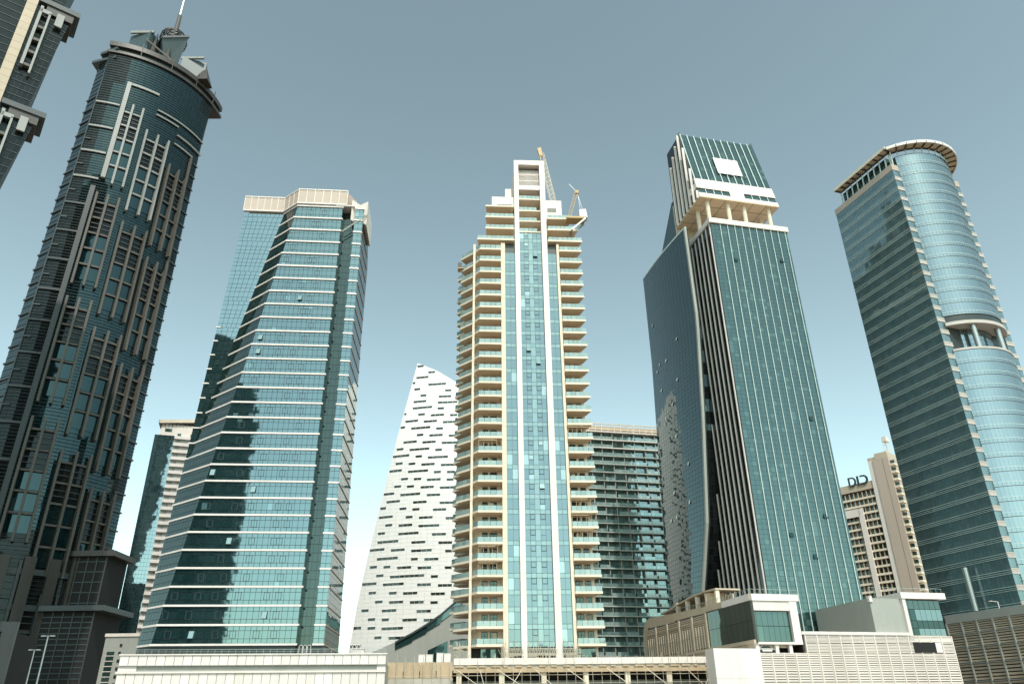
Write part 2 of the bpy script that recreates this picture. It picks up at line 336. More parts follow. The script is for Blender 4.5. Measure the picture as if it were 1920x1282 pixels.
# ------------------------------------------------------------------ white-clad podium in front of it
def white_podium():
    T = Thing('white_podium_building', 'long low white panelled podium in front of the banded glass tower', 'building', (-23.86, 150), 6); e = T.e
    MB().box(-46.7, -.1, .3, 18, 0, 17.9).box(-46.7, -.1, .2, .3, 9, 19).build('structural_core', GREY, e)
    W_ = 1.55; n = 30
    xs = lin(-46.8, 0, n)
    for (z0, z1, m, y) in ((17.45, 19.05, WHITE, 0), (13.4, 16.05, WHITE, 0), (9.0, 13.36, WHITE, 0)):
        for k in range(n):
            MB.box(MB(), xs[k] + .05, xs[k + 1] - .05, y, .3, z0, z1).build('wall_panel', m, e) if z1 > 13 else None
    MB().box(-46.75, 0, .05, .3, 0, 9).build('plinth', WHITE, e)
    for k in range(n):
        if 2 <= k < n - 1: MB().box(xs[k] + .02, xs[k + 1] - .02, .22, .3, 16.45, 17.3).build('recess_panel', BEIGE, e)
    MB().box(-46.8, xs[2], 0, .3, 16.45, 17.3).box(xs[-2], 0, 0, .3, 16.45, 17.3).build('recess_end', WHITE, e)
    MB().box(-47, .1, -.25, .29, 16.1, 16.4).build('sill_ledge', PINKW, e); MB().box(-47, .1, -.3, .29, 17.32, 17.43).build('head_ledge', GREY, e)
    MB().box(-47, .2, -.2, .4, 19.08, 19.3).build('coping', WHITE, e)
    rl = MB()
    for x in lin(-46.5, -.2, 38): rl.bar((x, .2, 19.3), (x, .2, 20.05), .05)
    rl.bar((-46.6, .2, 20.05), (0, .2, 20.05), .07).bar((-46.6, .2, 19.7), (0, .2, 19.7), .04); rl.build('roof_railing', STEEL, e)
    T.finish()
    def rungs(x, n):
        r = Thing('roof_access_ladder', 'white hooped roof ladder %s on the white podium roof' % ('left of the rooftop box' if n == 2 else 'beside the rooftop box'), 'ladder', T.mw @ Vector((x, 1.2, 19.3)), 6)
        for k in range(3):
            b = MB(); x0 = k * .75
            for s in range(8):
                t0, t1 = math.pi * s / 8, math.pi * (s + 1) / 8
                b.tube((x0 + .3 - .3 * math.cos(t0), 0, 1.2 + .3 * math.sin(t0)), (x0 + .3 - .3 * math.cos(t1), 0, 1.2 + .3 * math.sin(t1)), .05, 5)
            b.tube((x0, 0, -1.2), (x0, 0, 1.2), .05, 5).tube((x0 + .6, 0, -1.2), (x0 + .6, 0, 1.2), .05, 5); b.build('hoop', WHITE, r.e)
    rungs(-16.0, 2); rungs(-7.0, 3)
    bx = Thing('rooftop_plant_box', 'small white plant box on the right end of the white podium roof', 'plant box', T.mw @ Vector((-5.4, 1.6, 17.9)), 6)
    MB().box(-1.0, 1.2, 0, 1.8, 0, 2.2).build('casing', WHITE, bx.e); MB().box(-1.1, 1.3, -.1, 1.9, 2.2, 2.35).build('lid', PINKW, bx.e); MB().box(-1.6, 1.7, -.3, 2.2, 0, 1.0).build('base', WHITE, bx.e)
white_podium()

# ================================================================== cream apartment tower under construction (centre)
def cream_tower():
    T = Thing('apartment_tower', 'cream balconied apartment tower under construction with a tall framed top', 'tower', (5.657, 180), 4); e = T.e
    FH = 3.685; Z = [22.4 + FH * k for k in range(29)]
    # body
    MB().prism([(-13.6, 2.2), (13.0, 2.2), (13.0, 24), (-15.6, 24), (-15.6, 3.6)], 0, 129).build('structural_core', CREAM, e)
    MB().box(-12.0, 11.2, 3.2, 20, 129, 141).build('upper_core', CREAM, e)
    # columns made of stacked cladding lengths
    def column(x0, x1, z1, y0, y1, m=PINKW):
        b = MB(); z = 0.0
        while z < z1 - .5: zz = min(z + FH * 2.5, z1); b.box(x0, x1, y0, y1, z, zz - .05); z = zz
        b.box(x0 + .05, x1 - .05, y0 + .05, y1, 0, z1 - .1); b.build('column', m, e)
    column(-4.5, -3.2, 158, -.9, 1.0); column(3.1, 4.6, 158, -.9, 1.0)
    column(-8.5, -7.35, 128.6, -.6, 2.2, CREAM); column(7.2, 7.9, 128.6, -.6, 2.2, CREAM)
    column(-16.2, -15.55, 129, 1.2, 3.2, CREAM)
    # glazed strips between the columns
    MB().box(-3.2, 3.1, .1, 2.2, 0, 129).box(-7.35, -4.5, .1, 2.2, 0, 128.2).box(4.6, 7.2, .1, 2.2, 0, 128.2).build('glazing_frame', DGREY, e)
    zz = [Z[0] - 3.4] + Z + [Z[-1] + FH]
    cs = lin(-3.15, 3.05, 5)
    for z in zz[1:]:
        for k in range(5):
            c = lambda a, b: ((cs[k], .1, a), (cs[k + 1], .1, a), (cs[k + 1], .1, b), (cs[k], .1, b))
            T.cell(c(z, z + 1.05), G_T3S); m = G_T3S if k == 2 else G_T3
            if k in (1, 3): T.cell(c(z + 1.05, z + 2.35), m); T.cell(c(z + 2.35, z + FH), m)
            else: T.cell(c(z + 1.05, z + FH), m)
        for k in (1, 3):
            if random.random() < .85:
                fr = MB(); x0, x1, a, b = cs[k] + .05, cs[k + 1] - .05, z + 2.4, z + FH - .05
                for (p, q) in (((x0, a), (x1, a)), ((x0, b), (x1, b)), ((x0, a), (x0, b)), ((x1, a), (x1, b))): fr.bar((p[0], -.0, p[1]), (q[0], -.0, q[1]), .1)
                fr.build('casement_frame', DGREY, e)
                if random.random() < .13:
                    MB().hexa([(x0, -.6, a), (x1, -.6, a), (x1, -.56, a), (x0, -.56, a), (x0, -.06, b), (x1, -.06, b), (x1, -.02, b), (x0, -.02, b)]).build('open_casement', G_T3S, e)
        for (xa, xb) in ((-7.3, -4.55), (4.65, 7.15)):
            s3 = lin(xa, xb, 2)
            for k in range(2):
                c = lambda a, b: ((s3[k], .1, a), (s3[k + 1], .1, a), (s3[k + 1], .1, b), (s3[k], .1, b))
                if z + FH < 128.4: T.cell(c(z, z + 1.05), G_T3S); T.cell(c(z + 1.05, z + FH), G_T3)
    # balconies
    def slab_mesh(poly, t): return MB().prism(poly, 0, t).mesh('slab', CREAM)
    def rail_mesh(path, h=1.15):
        b = MB()
        for p, q in zip(path, path[1:]):
            n = max(1, round(math.dist(p, q) / 1.3))
            for k in range(n):
                u = [p[0] + (q[0] - p[0]) * (k + .03) / n, p[1] + (q[1] - p[1]) * (k + .03) / n]; v = [p[0] + (q[0] - p[0]) * (k + .97) / n, p[1] + (q[1] - p[1]) * (k + .97) / n]
                b.cur = random.uniform(.1, 9); b.wall(u, v, 0, h, .02, .04)
        return b.mesh('railing', G_RAIL)
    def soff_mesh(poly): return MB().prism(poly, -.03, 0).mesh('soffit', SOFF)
    def door_mesh(w_, h_): return MB().box(0, w_, -.05, 0, 0, h_).mesh('balcony_door', G_DOOR)
    def frame_mesh(w_, h_):
        b = MB()
        for x in (0, w_ / 2, w_): b.box(x - .05, x + .05, -.1, 0, 0, h_)
        b.box(0, w_, -.1, 0, h_ - .02, h_ + .08); b.box(0, w_, -.1, 0, h_ * .72, h_ * .72 + .06); return b.mesh('door_frame', DGREY)
    dm, dm2, fm, fm2 = door_mesh(1.55, 2.75), door_mesh(1.25, 2.75), frame_mesh(1.55, 2.75), frame_mesh(1.25, 2.75)
    inset = lambda poly, cx, cy, f=.97: [(cx + (p[0] - cx) * f, cy + (p[1] - cy) * f) for p in poly]
    def stack(kind, poly, path, doors, zs, cx, cy, yw):
        sm, so_, rm = slab_mesh(poly, .5), soff_mesh(inset(poly, cx, cy)), rail_mesh(path)
        for k, z in enumerate(zs):
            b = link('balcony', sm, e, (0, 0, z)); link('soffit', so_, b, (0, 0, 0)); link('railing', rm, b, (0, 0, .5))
            for (dx, d_, f_) in doors:
                d = link('balcony_door', d_, b, (dx, yw, .5)); link('door_frame', f_, b, (dx, yw - .02, .5))
    polyL = [(-15.6, 2.15), (-15.5, .2), (-14.4, -1.4), (-8.5, -1.4), (-8.5, 2.15)]
    polyR = [(7.9, 2.15), (7.9, -1.4), (14.2, -1.4), (13.2, 2.15)]
    stack('l', polyL, [(-15.4, .3), (-14.35, -1.3), (-8.55, -1.3)], [(-13.2, dm2, fm2), (-11.3, dm, fm)], Z, -12, .4, 2.15)
    stack('r', polyR, [(7.95, -1.3), (14.1, -1.3), (13.3, 1.5)], [(8.6, dm, fm), (10.9, dm2, fm2)], Z, 11, .4, 2.15)
    for (x0, x1, ks) in ((-14.2, -8.7, (5, 6, 13)), (8.0, 13.8, (7, 8, 9, 14))):
        for k in ks:
            z = Z[k]; q = MB()
            for x in lin(x0, x1, 5): q.bar((x, -1.0, z - 3.1), (x + random.uniform(-.2, .2), -1.0, z - .05), .09)
            for zz in (z - .25, z - .6): q.box(x0, x1 - random.random() * 2, -1.35, -.7, zz, zz + .12)
            q.build('falsework', PLY, e)
    for (x0, x1) in ((-14, -9.2), (8.4, 13.0)):
        for k in range(29):
            if random.random() < .45: x = random.uniform(x0, x1 - 1); MB().box(x, x + random.uniform(.5, 1.0), .6, 1.3, Z[k] + .5, Z[k] + .5 + random.uniform(.6, 1.3)).build('balcony_crate', random.choice((WHITE, PLY, GREY, CONC)), e)
            if random.random() < .3: x = random.uniform(x0, x1 - 1.2); MB().box(x, x + random.uniform(.6, 1.2), 2.0, 2.1, Z[k] + .6, Z[k] + 3.1).build('door_curtain', random.choice((CREAM, GREY, TAN)), e)
    # the pointed stacks on the left flank, each farther back
    for (ox, oy) in ((0, 0), (-.9, 6.5), (-.2, 13)):
        pol = [(-16.3 + ox, 1.6 + oy), (-14.6 + ox, 4.0 + oy), (-14.6 + ox, 7.2 + oy), (-18.2 + ox, 7.4 + oy), (-19.7 + ox, 5.2 + oy)][::1]
        pol = pol if ox == 0 and oy == 0 else pol
        stack('s', pol, [(-19.5 + ox, 5.1 + oy), (-16.35 + ox, 1.75 + oy), (-15.4 + ox, 3.0 + oy)], [], [z + (.9 if oy else 0) for z in Z[:-1]] + ([Z[-1] + .3] if not oy else []), -16.8 + ox, 4.6 + oy, 0)
    for y in (5.0, 11.0, 17.0):
        for k, z in enumerate(Z): MB().box(-15.72, -15.6, y, y + 1.6, z + .5, z + 3).build('flank_window', G_DOOR, e)
    # set-back upper floors
    for k, z in enumerate((129.0, 132.8, 136.7, 140.5)):
        for (x0, x1, nm) in ((-15.2 if k == 0 else -12.9, -4.7, 0), (4.8, 14.6 if k == 0 else 12.1 + (1.5 if k == 1 else 0), 1)):
            if k == 3 and nm == 1: continue
            b = MB().prism([(x0, -1.2), (x1, -1.2), (x1 - (1 if nm else 0), 3.2), (x0 + (0 if nm else .6), 3.2)], 0, .5).build('balcony', CREAM, e, (0, 0, z))
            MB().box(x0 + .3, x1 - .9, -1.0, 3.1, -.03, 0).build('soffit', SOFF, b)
            if k < 3: link('railing', rail_mesh([(x0 + .1, -1.1), (x1 - .1, -1.1)], 1.0), b, (0, 0, .5))
            for dx in lin(x0 + 1.2, x1 - 3.6, 2): link('balcony_door', dm, b, (dx, 3.15, .5)); link('door_frame', fm, b, (dx, 3.12, .5))
    # plant boxes and the tall portal
    MB().box(-11.0, -4.6, .4, 8, 141.0, 145.2).build('roof_box', PINKW, e); MB().box(-7.0, -5.2, 1.5, 6, 145.2, 149).build('roof_box', PINKW, e)
    MB().box(4.7, 9.4, .4, 8, 137.2, 144.4).build('roof_box', PINKW, e)
    for (x0, x1, z0) in ((-9.6, -5.2, 141.1), (5.2, 7.8, 140.2)):
        b = MB()
        for z in lin(z0, z0 + 1.3, 6): b.box(x0, x1, .3, .4, z, z + .1)
        b.build('vent_grille', GREY, e)
    MB().box(-4.4, -3.3, 1.0, 10, 129, 157.8).box(3.2, 4.5, 1.0, 10, 129, 157.8).box(-3.3, 3.2, 9.2, 10, 129, 157.8).build('portal_wall', CREAM, e)
    MB().box(-3.2, 3.1, -.9, 9, 156.4, 158).build('portal_beam', PINKW, e)
    MB().box(-3.2, 3.1, 1.4, 1.6, 149, 156.4).build('louvre_backing', DGREY, e)
    for x in lin(-3.05, 2.95, 22): MB().box(x - .06, x + .06, .5, 1.0, 149.2, 155.4).build('louvre_slat', PINKW, e)
    MB().box(-3.2, 3.1, .45, 1.05, 153.6, 153.8).box(-3.2, 3.1, .45, 1.05, 151.3, 151.5).build('louvre_rail', PINKW, e)
    MB().box(-3.2, 3.1, -.3, 9, 147.6, 149.1).build('portal_sill', PINKW, e)
    MB().box(-3.2, 3.1, 6.0, 6.2, 129, 147.6).build('portal_back_wall', CONC, e)
    for z in (144.0, 139.9, 136.2, 132.5):
        b = MB().box(-3.2, 3.1, -.2, 6, z, z + .4).build('portal_floor', CREAM, e)
        link('railing', rail_mesh([(-3.1, -.1), (2.0 if z < 140 else 3.0, -.1)], 1.1), b, (0, 0, z + .4))
        b2 = MB()
        for x in (-1.0, 1.6): b2.tube((x, 2.4, z + .4), (x, 2.4, z + 3.6), .12, 6)
        b2.build('prop', CONC, b)
    # unfinished foot: hanging scaffold cradles, bare openings, glazed corners
    MB().box(-8.4, 7.8, -.2, .1, 0, 21.2).build('foot_wall', CONC, e)
    for (x0, x1) in ((-13.4, -9.0), (8.2, 12.4)):
        for a, b in zip(lin(x0, x1, 4), lin(x0, x1, 4)[1:]): T.cell([(a, 2.1, 17.5), (b, 2.1, 17.5), (b, 2.1, 22.3), (a, 2.1, 22.3)], G_T6, .05, .08)
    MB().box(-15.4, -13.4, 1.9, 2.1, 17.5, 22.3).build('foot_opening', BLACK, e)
    for (x0, x1) in ((-7.3, -4.55), (-3.1, 3.0), (4.7, 7.1)):
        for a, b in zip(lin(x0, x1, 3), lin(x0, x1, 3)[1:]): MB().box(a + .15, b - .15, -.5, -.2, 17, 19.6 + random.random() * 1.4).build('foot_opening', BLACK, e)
        s = MB()
        for z in (19.6, 20.6, 21.9): s.bar((x0, -1.5, z), (x1, -1.5, z), .13).bar((x0, -2.1, z), (x1, -2.1, z), .1)
        for k in range(int((x1 - x0) / .55) + 1):
            x = x0 + k * .55; s.bar((x, -1.5, 18), (x + random.uniform(-.15, .15), -1.5, 21.6 + random.uniform(0, 2.6)), .1)
            s.bar((x, -2.1, 20.6), (x + .5, -2.1, 21.9), .09).bar((x + .5, -2.1, 20.6), (x, -2.1, 21.9), .09)
        s.build('scaffold_cradle', RUST, e)
    for (x0, x1) in ((-9.4, -8.0), (7.0, 8.6), (-19.5, -15.8)):
        s = MB()
        for k in range(16):
            x = random.uniform(x0, x1); z = random.uniform(18, 22); s.bar((x, -1.7, z), (x + random.uniform(-.5, .5), -1.7, z + random.uniform(.6, 2.4)), random.uniform(.06, .16))
            s.bar((x, -1.6, z), (x + random.uniform(.3, 1), -1.6, z + random.uniform(-.2, .2)), .1)
        s.build('loose_props', RUST, e)
    T.finish()
cream_tower()

# ------------------------------------------------------------------ two cranes on its roof
def lattice(b, a, c, wd, n, r=.07):
    a = Vector(a); c = Vector(c); d = (c - a).normalized(); x = d.cross(Vector((0, 1, 0))).normalized() * wd / 2; y = d.cross(x).normalized() * wd / 2
    cs = [x + y, x - y, -x - y, -x + y]
    for q in cs: b.bar(a + q, c + q, r * 1.6)
    for k in range(n):
        p, q = a.lerp(c, k / n), a.lerp(c, (k + 1) / n)
        for i in range(4): b.bar(p + cs[i], q + cs[(i + 1) % 4], r); b.bar(p + cs[i], p + cs[(i + 1) % 4], r)
def cranes():
    M = Matrix.Translation((5.657, 180, 0)) @ Matrix.Rotation(R(4), 4, 'Z')
    c = Thing('tower_crane', 'lattice crane jib rising behind the portal top of the cream tower', 'crane', M @ Vector((10.6, 14, 129)), 4)
    b = MB(); lattice(b, (0, 0, 0), (0, 0, 16), 1.6, 8); b.build('mast', ORANGE, c.e)
    b = MB(); lattice(b, (0, 0, 16), (-4.7, 2, 46), 1.5, 17); b.build('jib', CREAM, c.e)
    MB().hexa([(-5.3, 1.5, 45), (-4.1, 1.5, 45), (-4.1, 2.5, 45), (-5.3, 2.5, 45), (-6.0, 1.5, 48.0), (-4.8, 1.5, 48.6), (-4.8, 2.5, 48.6), (-6.0, 2.5, 48.0)]).build('jib_head', ORANGE, c.e)
    MB().box(-1.4, 1.4, -1.4, 1.4, 15.2, 17).build('slew_ring', ORANGE, c.e)
    k = Thing('derrick_crane', 'short orange derrick crane on a bracket at the right shoulder of the cream tower', 'crane', M @ Vector((13.2, -1.0, 137.2)), 4)
    MB().box(-2.8, 2.6, -1.2, 2.0, -.6, 0).build('bracket_deck', ORANGE, k.e)
    MB().bar((2.6, -1.1, -.6), (-1.5, -1.1, -4.6), .4).bar((2.6, 1.8, -.6), (-1.5, 1.8, -4.6), .4).bar((-1.5, -1.1, -4.6), (-1.5, 1.8, -4.6), .4).build('bracket_strut', STEEL, k.e)
    MB().hexa([(1.0, -.9, 0), (3.3, -.9, 0), (3.3, 1.4, 0), (1.0, 1.4, 0), (1.0, -.9, 2.6), (2.9, -.9, 2.9), (2.9, 1.4, 2.9), (1.0, 1.4, 2.6)]).build('cab', WHITE, k.e)
    b = MB(); lattice(b, (-2.0, .3, 0), (.6, .3, 9.5), .8, 7); b.build('boom', ORANGE, k.e)
    MB().box(.2, 1.3, -.1, .7, 9.2, 10.2).build('boom_head', ORANGE, k.e)
    MB().bar((1.0, .3, 9.6), (1.6, .3, 2.6), .06).bar((.8, .3, 9.8), (2.4, .3, 2.6), .06).bar((.6, .3, 10), (-1.4, .3, 12.6), .08).build('stay_cable', STEEL, k.e)
    n = Thing('hoist_platform', 'small dark hoist platform jutting from the left flank of the cream tower', 'platform', M @ Vector((-19.3, 5, 122.6)), 4)
    MB().box(-1.2, 1.6, -1, 1.2, 0, .3).build('deck', PLY, n.e); MB().box(-1.2, -.1, -1, 1.0, .3, 1.9).build('box', BROWN, n.e); MB().bar((0, 0, 0), (1.6, 0, -1.6), .2).build('strut', RUST, n.e)
cranes()

# ------------------------------------------------------------------ unfinished podium deck with scaffolding
def deck_podium():
    T = Thing('unfinished_podium', 'unfinished concrete podium deck at the foot of the cream tower', 'podium', (-25.86, 163), 4); e = T.e
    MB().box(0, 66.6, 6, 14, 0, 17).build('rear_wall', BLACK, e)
    MB().box(0, 66.6, .1, 14, 16.9, 17.9).build('deck_slab', CONC, e)
    MB().box(0, 66.6, .2, 14, 12.4, 13.4).build('lower_slab', CONC, e)
    for k in range(11):
        x0, x1 = 13.4 + k * 4.84, 13.4 + (k + 1) * 4.84
        MB().box(x0 + .03, x1 - .03, -.2, .1, 17.95, 19.15).build('parapet_panel', PINKW, e)
    MB().box(13.4, 66.6, -.05, .1, 16.5, 17.4).build('edge_beam', PLY, e)
    for k in range(22): MB().box(13.6 + k * 2.42, 13.6 + k * 2.42 + random.uniform(.8, 2.0), -.25, -.05, 17.45, 17.75).build('formwork_board', PLY, e)
    for x in (6.0, 14.5, 23.0, 31.5, 40.0, 48.5, 57.0, 65.4): MB().box(x - .5, x + .5, .4, 1.4, 0, 16.9).build('pillar', CREAM, e)
    for k in range(4): MB().box(.3 + k * 3.25, 3.4 + k * 3.25, -.1, .1, 15.6, 18.5).build('formwork_panel', PLY, e)
    MB().box(.2, 13.3, -.05, .1, 13.4, 15.6).build('infill_wall', CONC, e)
    MB().box(8, 66, 5.6, 5.9, 13.4, 15.2).build('blockwork', GREY, e)
    T.finish()
    S = Thing('tube_scaffold', 'thin tube scaffolding standing in front of the unfinished podium deck', 'scaffold', (-25.86, 163), 4)
    for k in range(38):
        x = .4 + k * 1.77; z1 = random.choice((17.3, 18.4, 19.5, 20.0)); MB().tube((x, -1.3, 0), (x + random.uniform(-.08, .08), -1.3, z1), .05, 5).build('standard', RUST, S.e)
    for z in (12.6, 14.4, 15.9): MB().tube((0, -1.35, z), (66, -1.35, z + .05), .05, 5).build('ledger', RUST, S.e)
    for (x, d) in ((14, 5), (22, 5.5), (27, -2.4), (29.5, 4), (36, 5), (44, 5), (52, 4.4), (60, 3.5), (65.5, -2), (18.6, 1)):
        MB().tube((x, -1.45, 17.0), (x + d, -1.45, 13.6), .07, 5).build('brace', CREAM, S.e)
    for k in range(9):
        x = 13 + k * 5.9; MB().box(x, x + 3.4, -1.5, -.7, 15.95, 16.0).build('scaffold_board', PLY, S.e)
    M = Matrix.Translation((-25.86, 163, 0)) @ Matrix.Rotation(R(4), 4, 'Z')
    for k, (x, h, lab) in enumerate(((7.0, 2.0, 'leftmost white crate standing on the unfinished deck edge'), (8.5, 2.0, 'second white crate from the left on the unfinished deck edge'), (10.6, 2.3, 'third white crate from the left on the unfinished deck edge'), (12.1, 2.2, 'rightmost white crate standing on the unfinished deck edge'))):
        b = Thing('site_crate', lab, 'crate', M @ Vector((x, .6, 17.9)), 4, 'white crates on the unfinished deck')
        MB().box(-.66, .66, 0, 1.2, .12, h).build('box', WHITE, b.e); p = MB()
        for y in (0, .5, 1.0): p.box(-.7, .7, y, y + .2, 0, .12)
        p.build('pallet', PLY, b.e); MB().box(-.7, .7, -.04, 1.24, h, h + .08).build('lid', PINKW, b.e)
    r = MB()
    for k in range(60):
        x = random.uniform(13.6, 66); y = random.uniform(1.2, 5); r.bar((x, y, 17.9), (x + random.uniform(-.6, .6), y, 17.9 + random.uniform(.8, 2.2)), random.uniform(.05, .2))
    for k in range(26):
        x = random.uniform(14, 64); r.bar((x, 2, 18.1 + random.random() * 1.2), (x + random.uniform(1, 3), 2, 18.2 + random.random() * 1.2), .12)
    o = r.build('building_site_clutter', RUST, kind='stuff'); o.location = (-25.86, 163, 0); o.rotation_euler.z = R(4); tag(o, 'pipes, props and offcuts lying on the unfinished deck', 'site clutter')
deck_podium()
# ================================================================== white sail-shaped building
SLOTS = [(165.4,-47.1,-43.9),(161.2,-41.3,-37.9),(158.6,-47.2,-41.1),(155.8,-50.4,-47.5),(154.0,-40.9,-32.2),(152.0,-47.7,-44.8),(150.1,-32.5,-29.4),(148.1,-44.4,-41.5),(146.8,-35.4,-29.4),(144.9,-47.6,-41.4),(143.5,-35.7,-26.3),(141.4,-47.7,-38.3),(140.3,-35.6,-32.6),(138.8,-53.8,-50.7),(137.7,-44.8,-41.6),(136.8,-38.7,-32.4),(136.4,-29.6,-26.1),(134.6,-50.9,-44.7),(133.7,-41.9,-35.6),(132.8,-32.8,-26.0),(131.7,-55.3,-50.8),(130.6,-47.8,-38.6),(129.6,-35.8,-32.6),(126.9,-44.8,-41.7),(126.2,-38.8,-32.6),(125.6,-29.8,-25.7),(123.7,-51.0,-44.6),(122.9,-41.9,-35.7),(122.1,-32.9,-25.6),(120.5,-54.0,-50.7),(119.6,-47.8,-38.5),(118.7,-35.7,-32.6),(117.0,-58.0,-47.7),(116.0,-44.7,-41.7),(115.1,-38.9,-29.7),(113.3,-54.0,-50.6),(112.6,-47.8,-44.6),(111.8,-41.8,-35.6),(111.1,-32.8,-26.4),(109.9,-59.2,-50.7),(108.8,-47.8,-38.5),(107.8,-35.8,-32.6),(107.6,-29.9,-26.3),(105.5,-50.8,-47.5),(105.0,-44.8,-41.4),(104.3,-38.8,-32.6),(104.0,-29.9,-26.8),(102.2,-53.8,-50.5),(101.7,-47.8,-44.5),(100.9,-41.5,-35.5),(100.3,-32.8,-26.1),(99.1,-60.1,-53.5),(98.0,-50.6,-41.5),(97.1,-38.5,-32.5),(95.3,-56.8,-50.5),(94.1,-44.5,-38.4),(93.3,-32.6,-25.9),(92.6,-62.0,-56.8),(91.6,-50.5,-47.3),(90.9,-44.6,-41.4),(90.3,-35.4,-29.6),(88.5,-59.8,-53.3),(87.6,-47.4,-44.3),(87.0,-41.4,-35.4),(86.3,-29.7,-26.2),(84.7,-56.5,-53.3),(84.1,-50.3,-44.2),(83.3,-41.4,-32.3),(81.3,-59.6,-56.3),(80.4,-50.2,-41.2),(79.4,-35.4,-29.3),(77.4,-59.5,-50.0),(76.3,-44.1,-38.0),(75.7,-32.4,-26.5),(74.3,-64.5,-56.0),(73.5,-53.0,-46.9),(72.7,-44.0,-35.1),(72.1,-29.4,-26.4),(70.2,-59.1,-49.7),(69.2,-43.9,-40.9),(68.9,-38.1,-32.1),(67.0,-62.0,-58.8),(66.6,-55.8,-52.7),(65.9,-49.7,-43.6),(65.4,-40.8,-35.0),(65.2,-29.3,-26.4),(63.2,-58.8,-55.5),(62.3,-52.6,-37.8),(61.7,-35.0,-32.0),(60.1,-66.5,-58.4),(59.3,-55.5,-46.4),(58.5,-40.6,-34.8),(58.0,-31.9,-26.1),(56.3,-61.6,-58.3),(55.7,-52.5,-49.2),(55.3,-46.4,-40.4),(54.7,-34.7,-28.9),(52.5,-58.4,-55.1),(52.0,-52.2,-46.2),(51.6,-43.3,-37.5),(51.3,-34.7,-31.7),(49.4,-64.2,-61.0),(48.8,-55.1,-48.9),(48.0,-40.3,-34.4),(45.7,-61.0,-57.8),(45.3,-54.9,-51.8),(44.8,-46.0,-40.0),(44.5,-37.2,-32.4),(42.7,-68.4,-63.7),(42.3,-60.8,-57.5),(41.8,-54.7,-45.6),(38.5,-57.5,-54.5),(38.1,-51.4,-43.7),(35.7,-69.1,-63.1)]
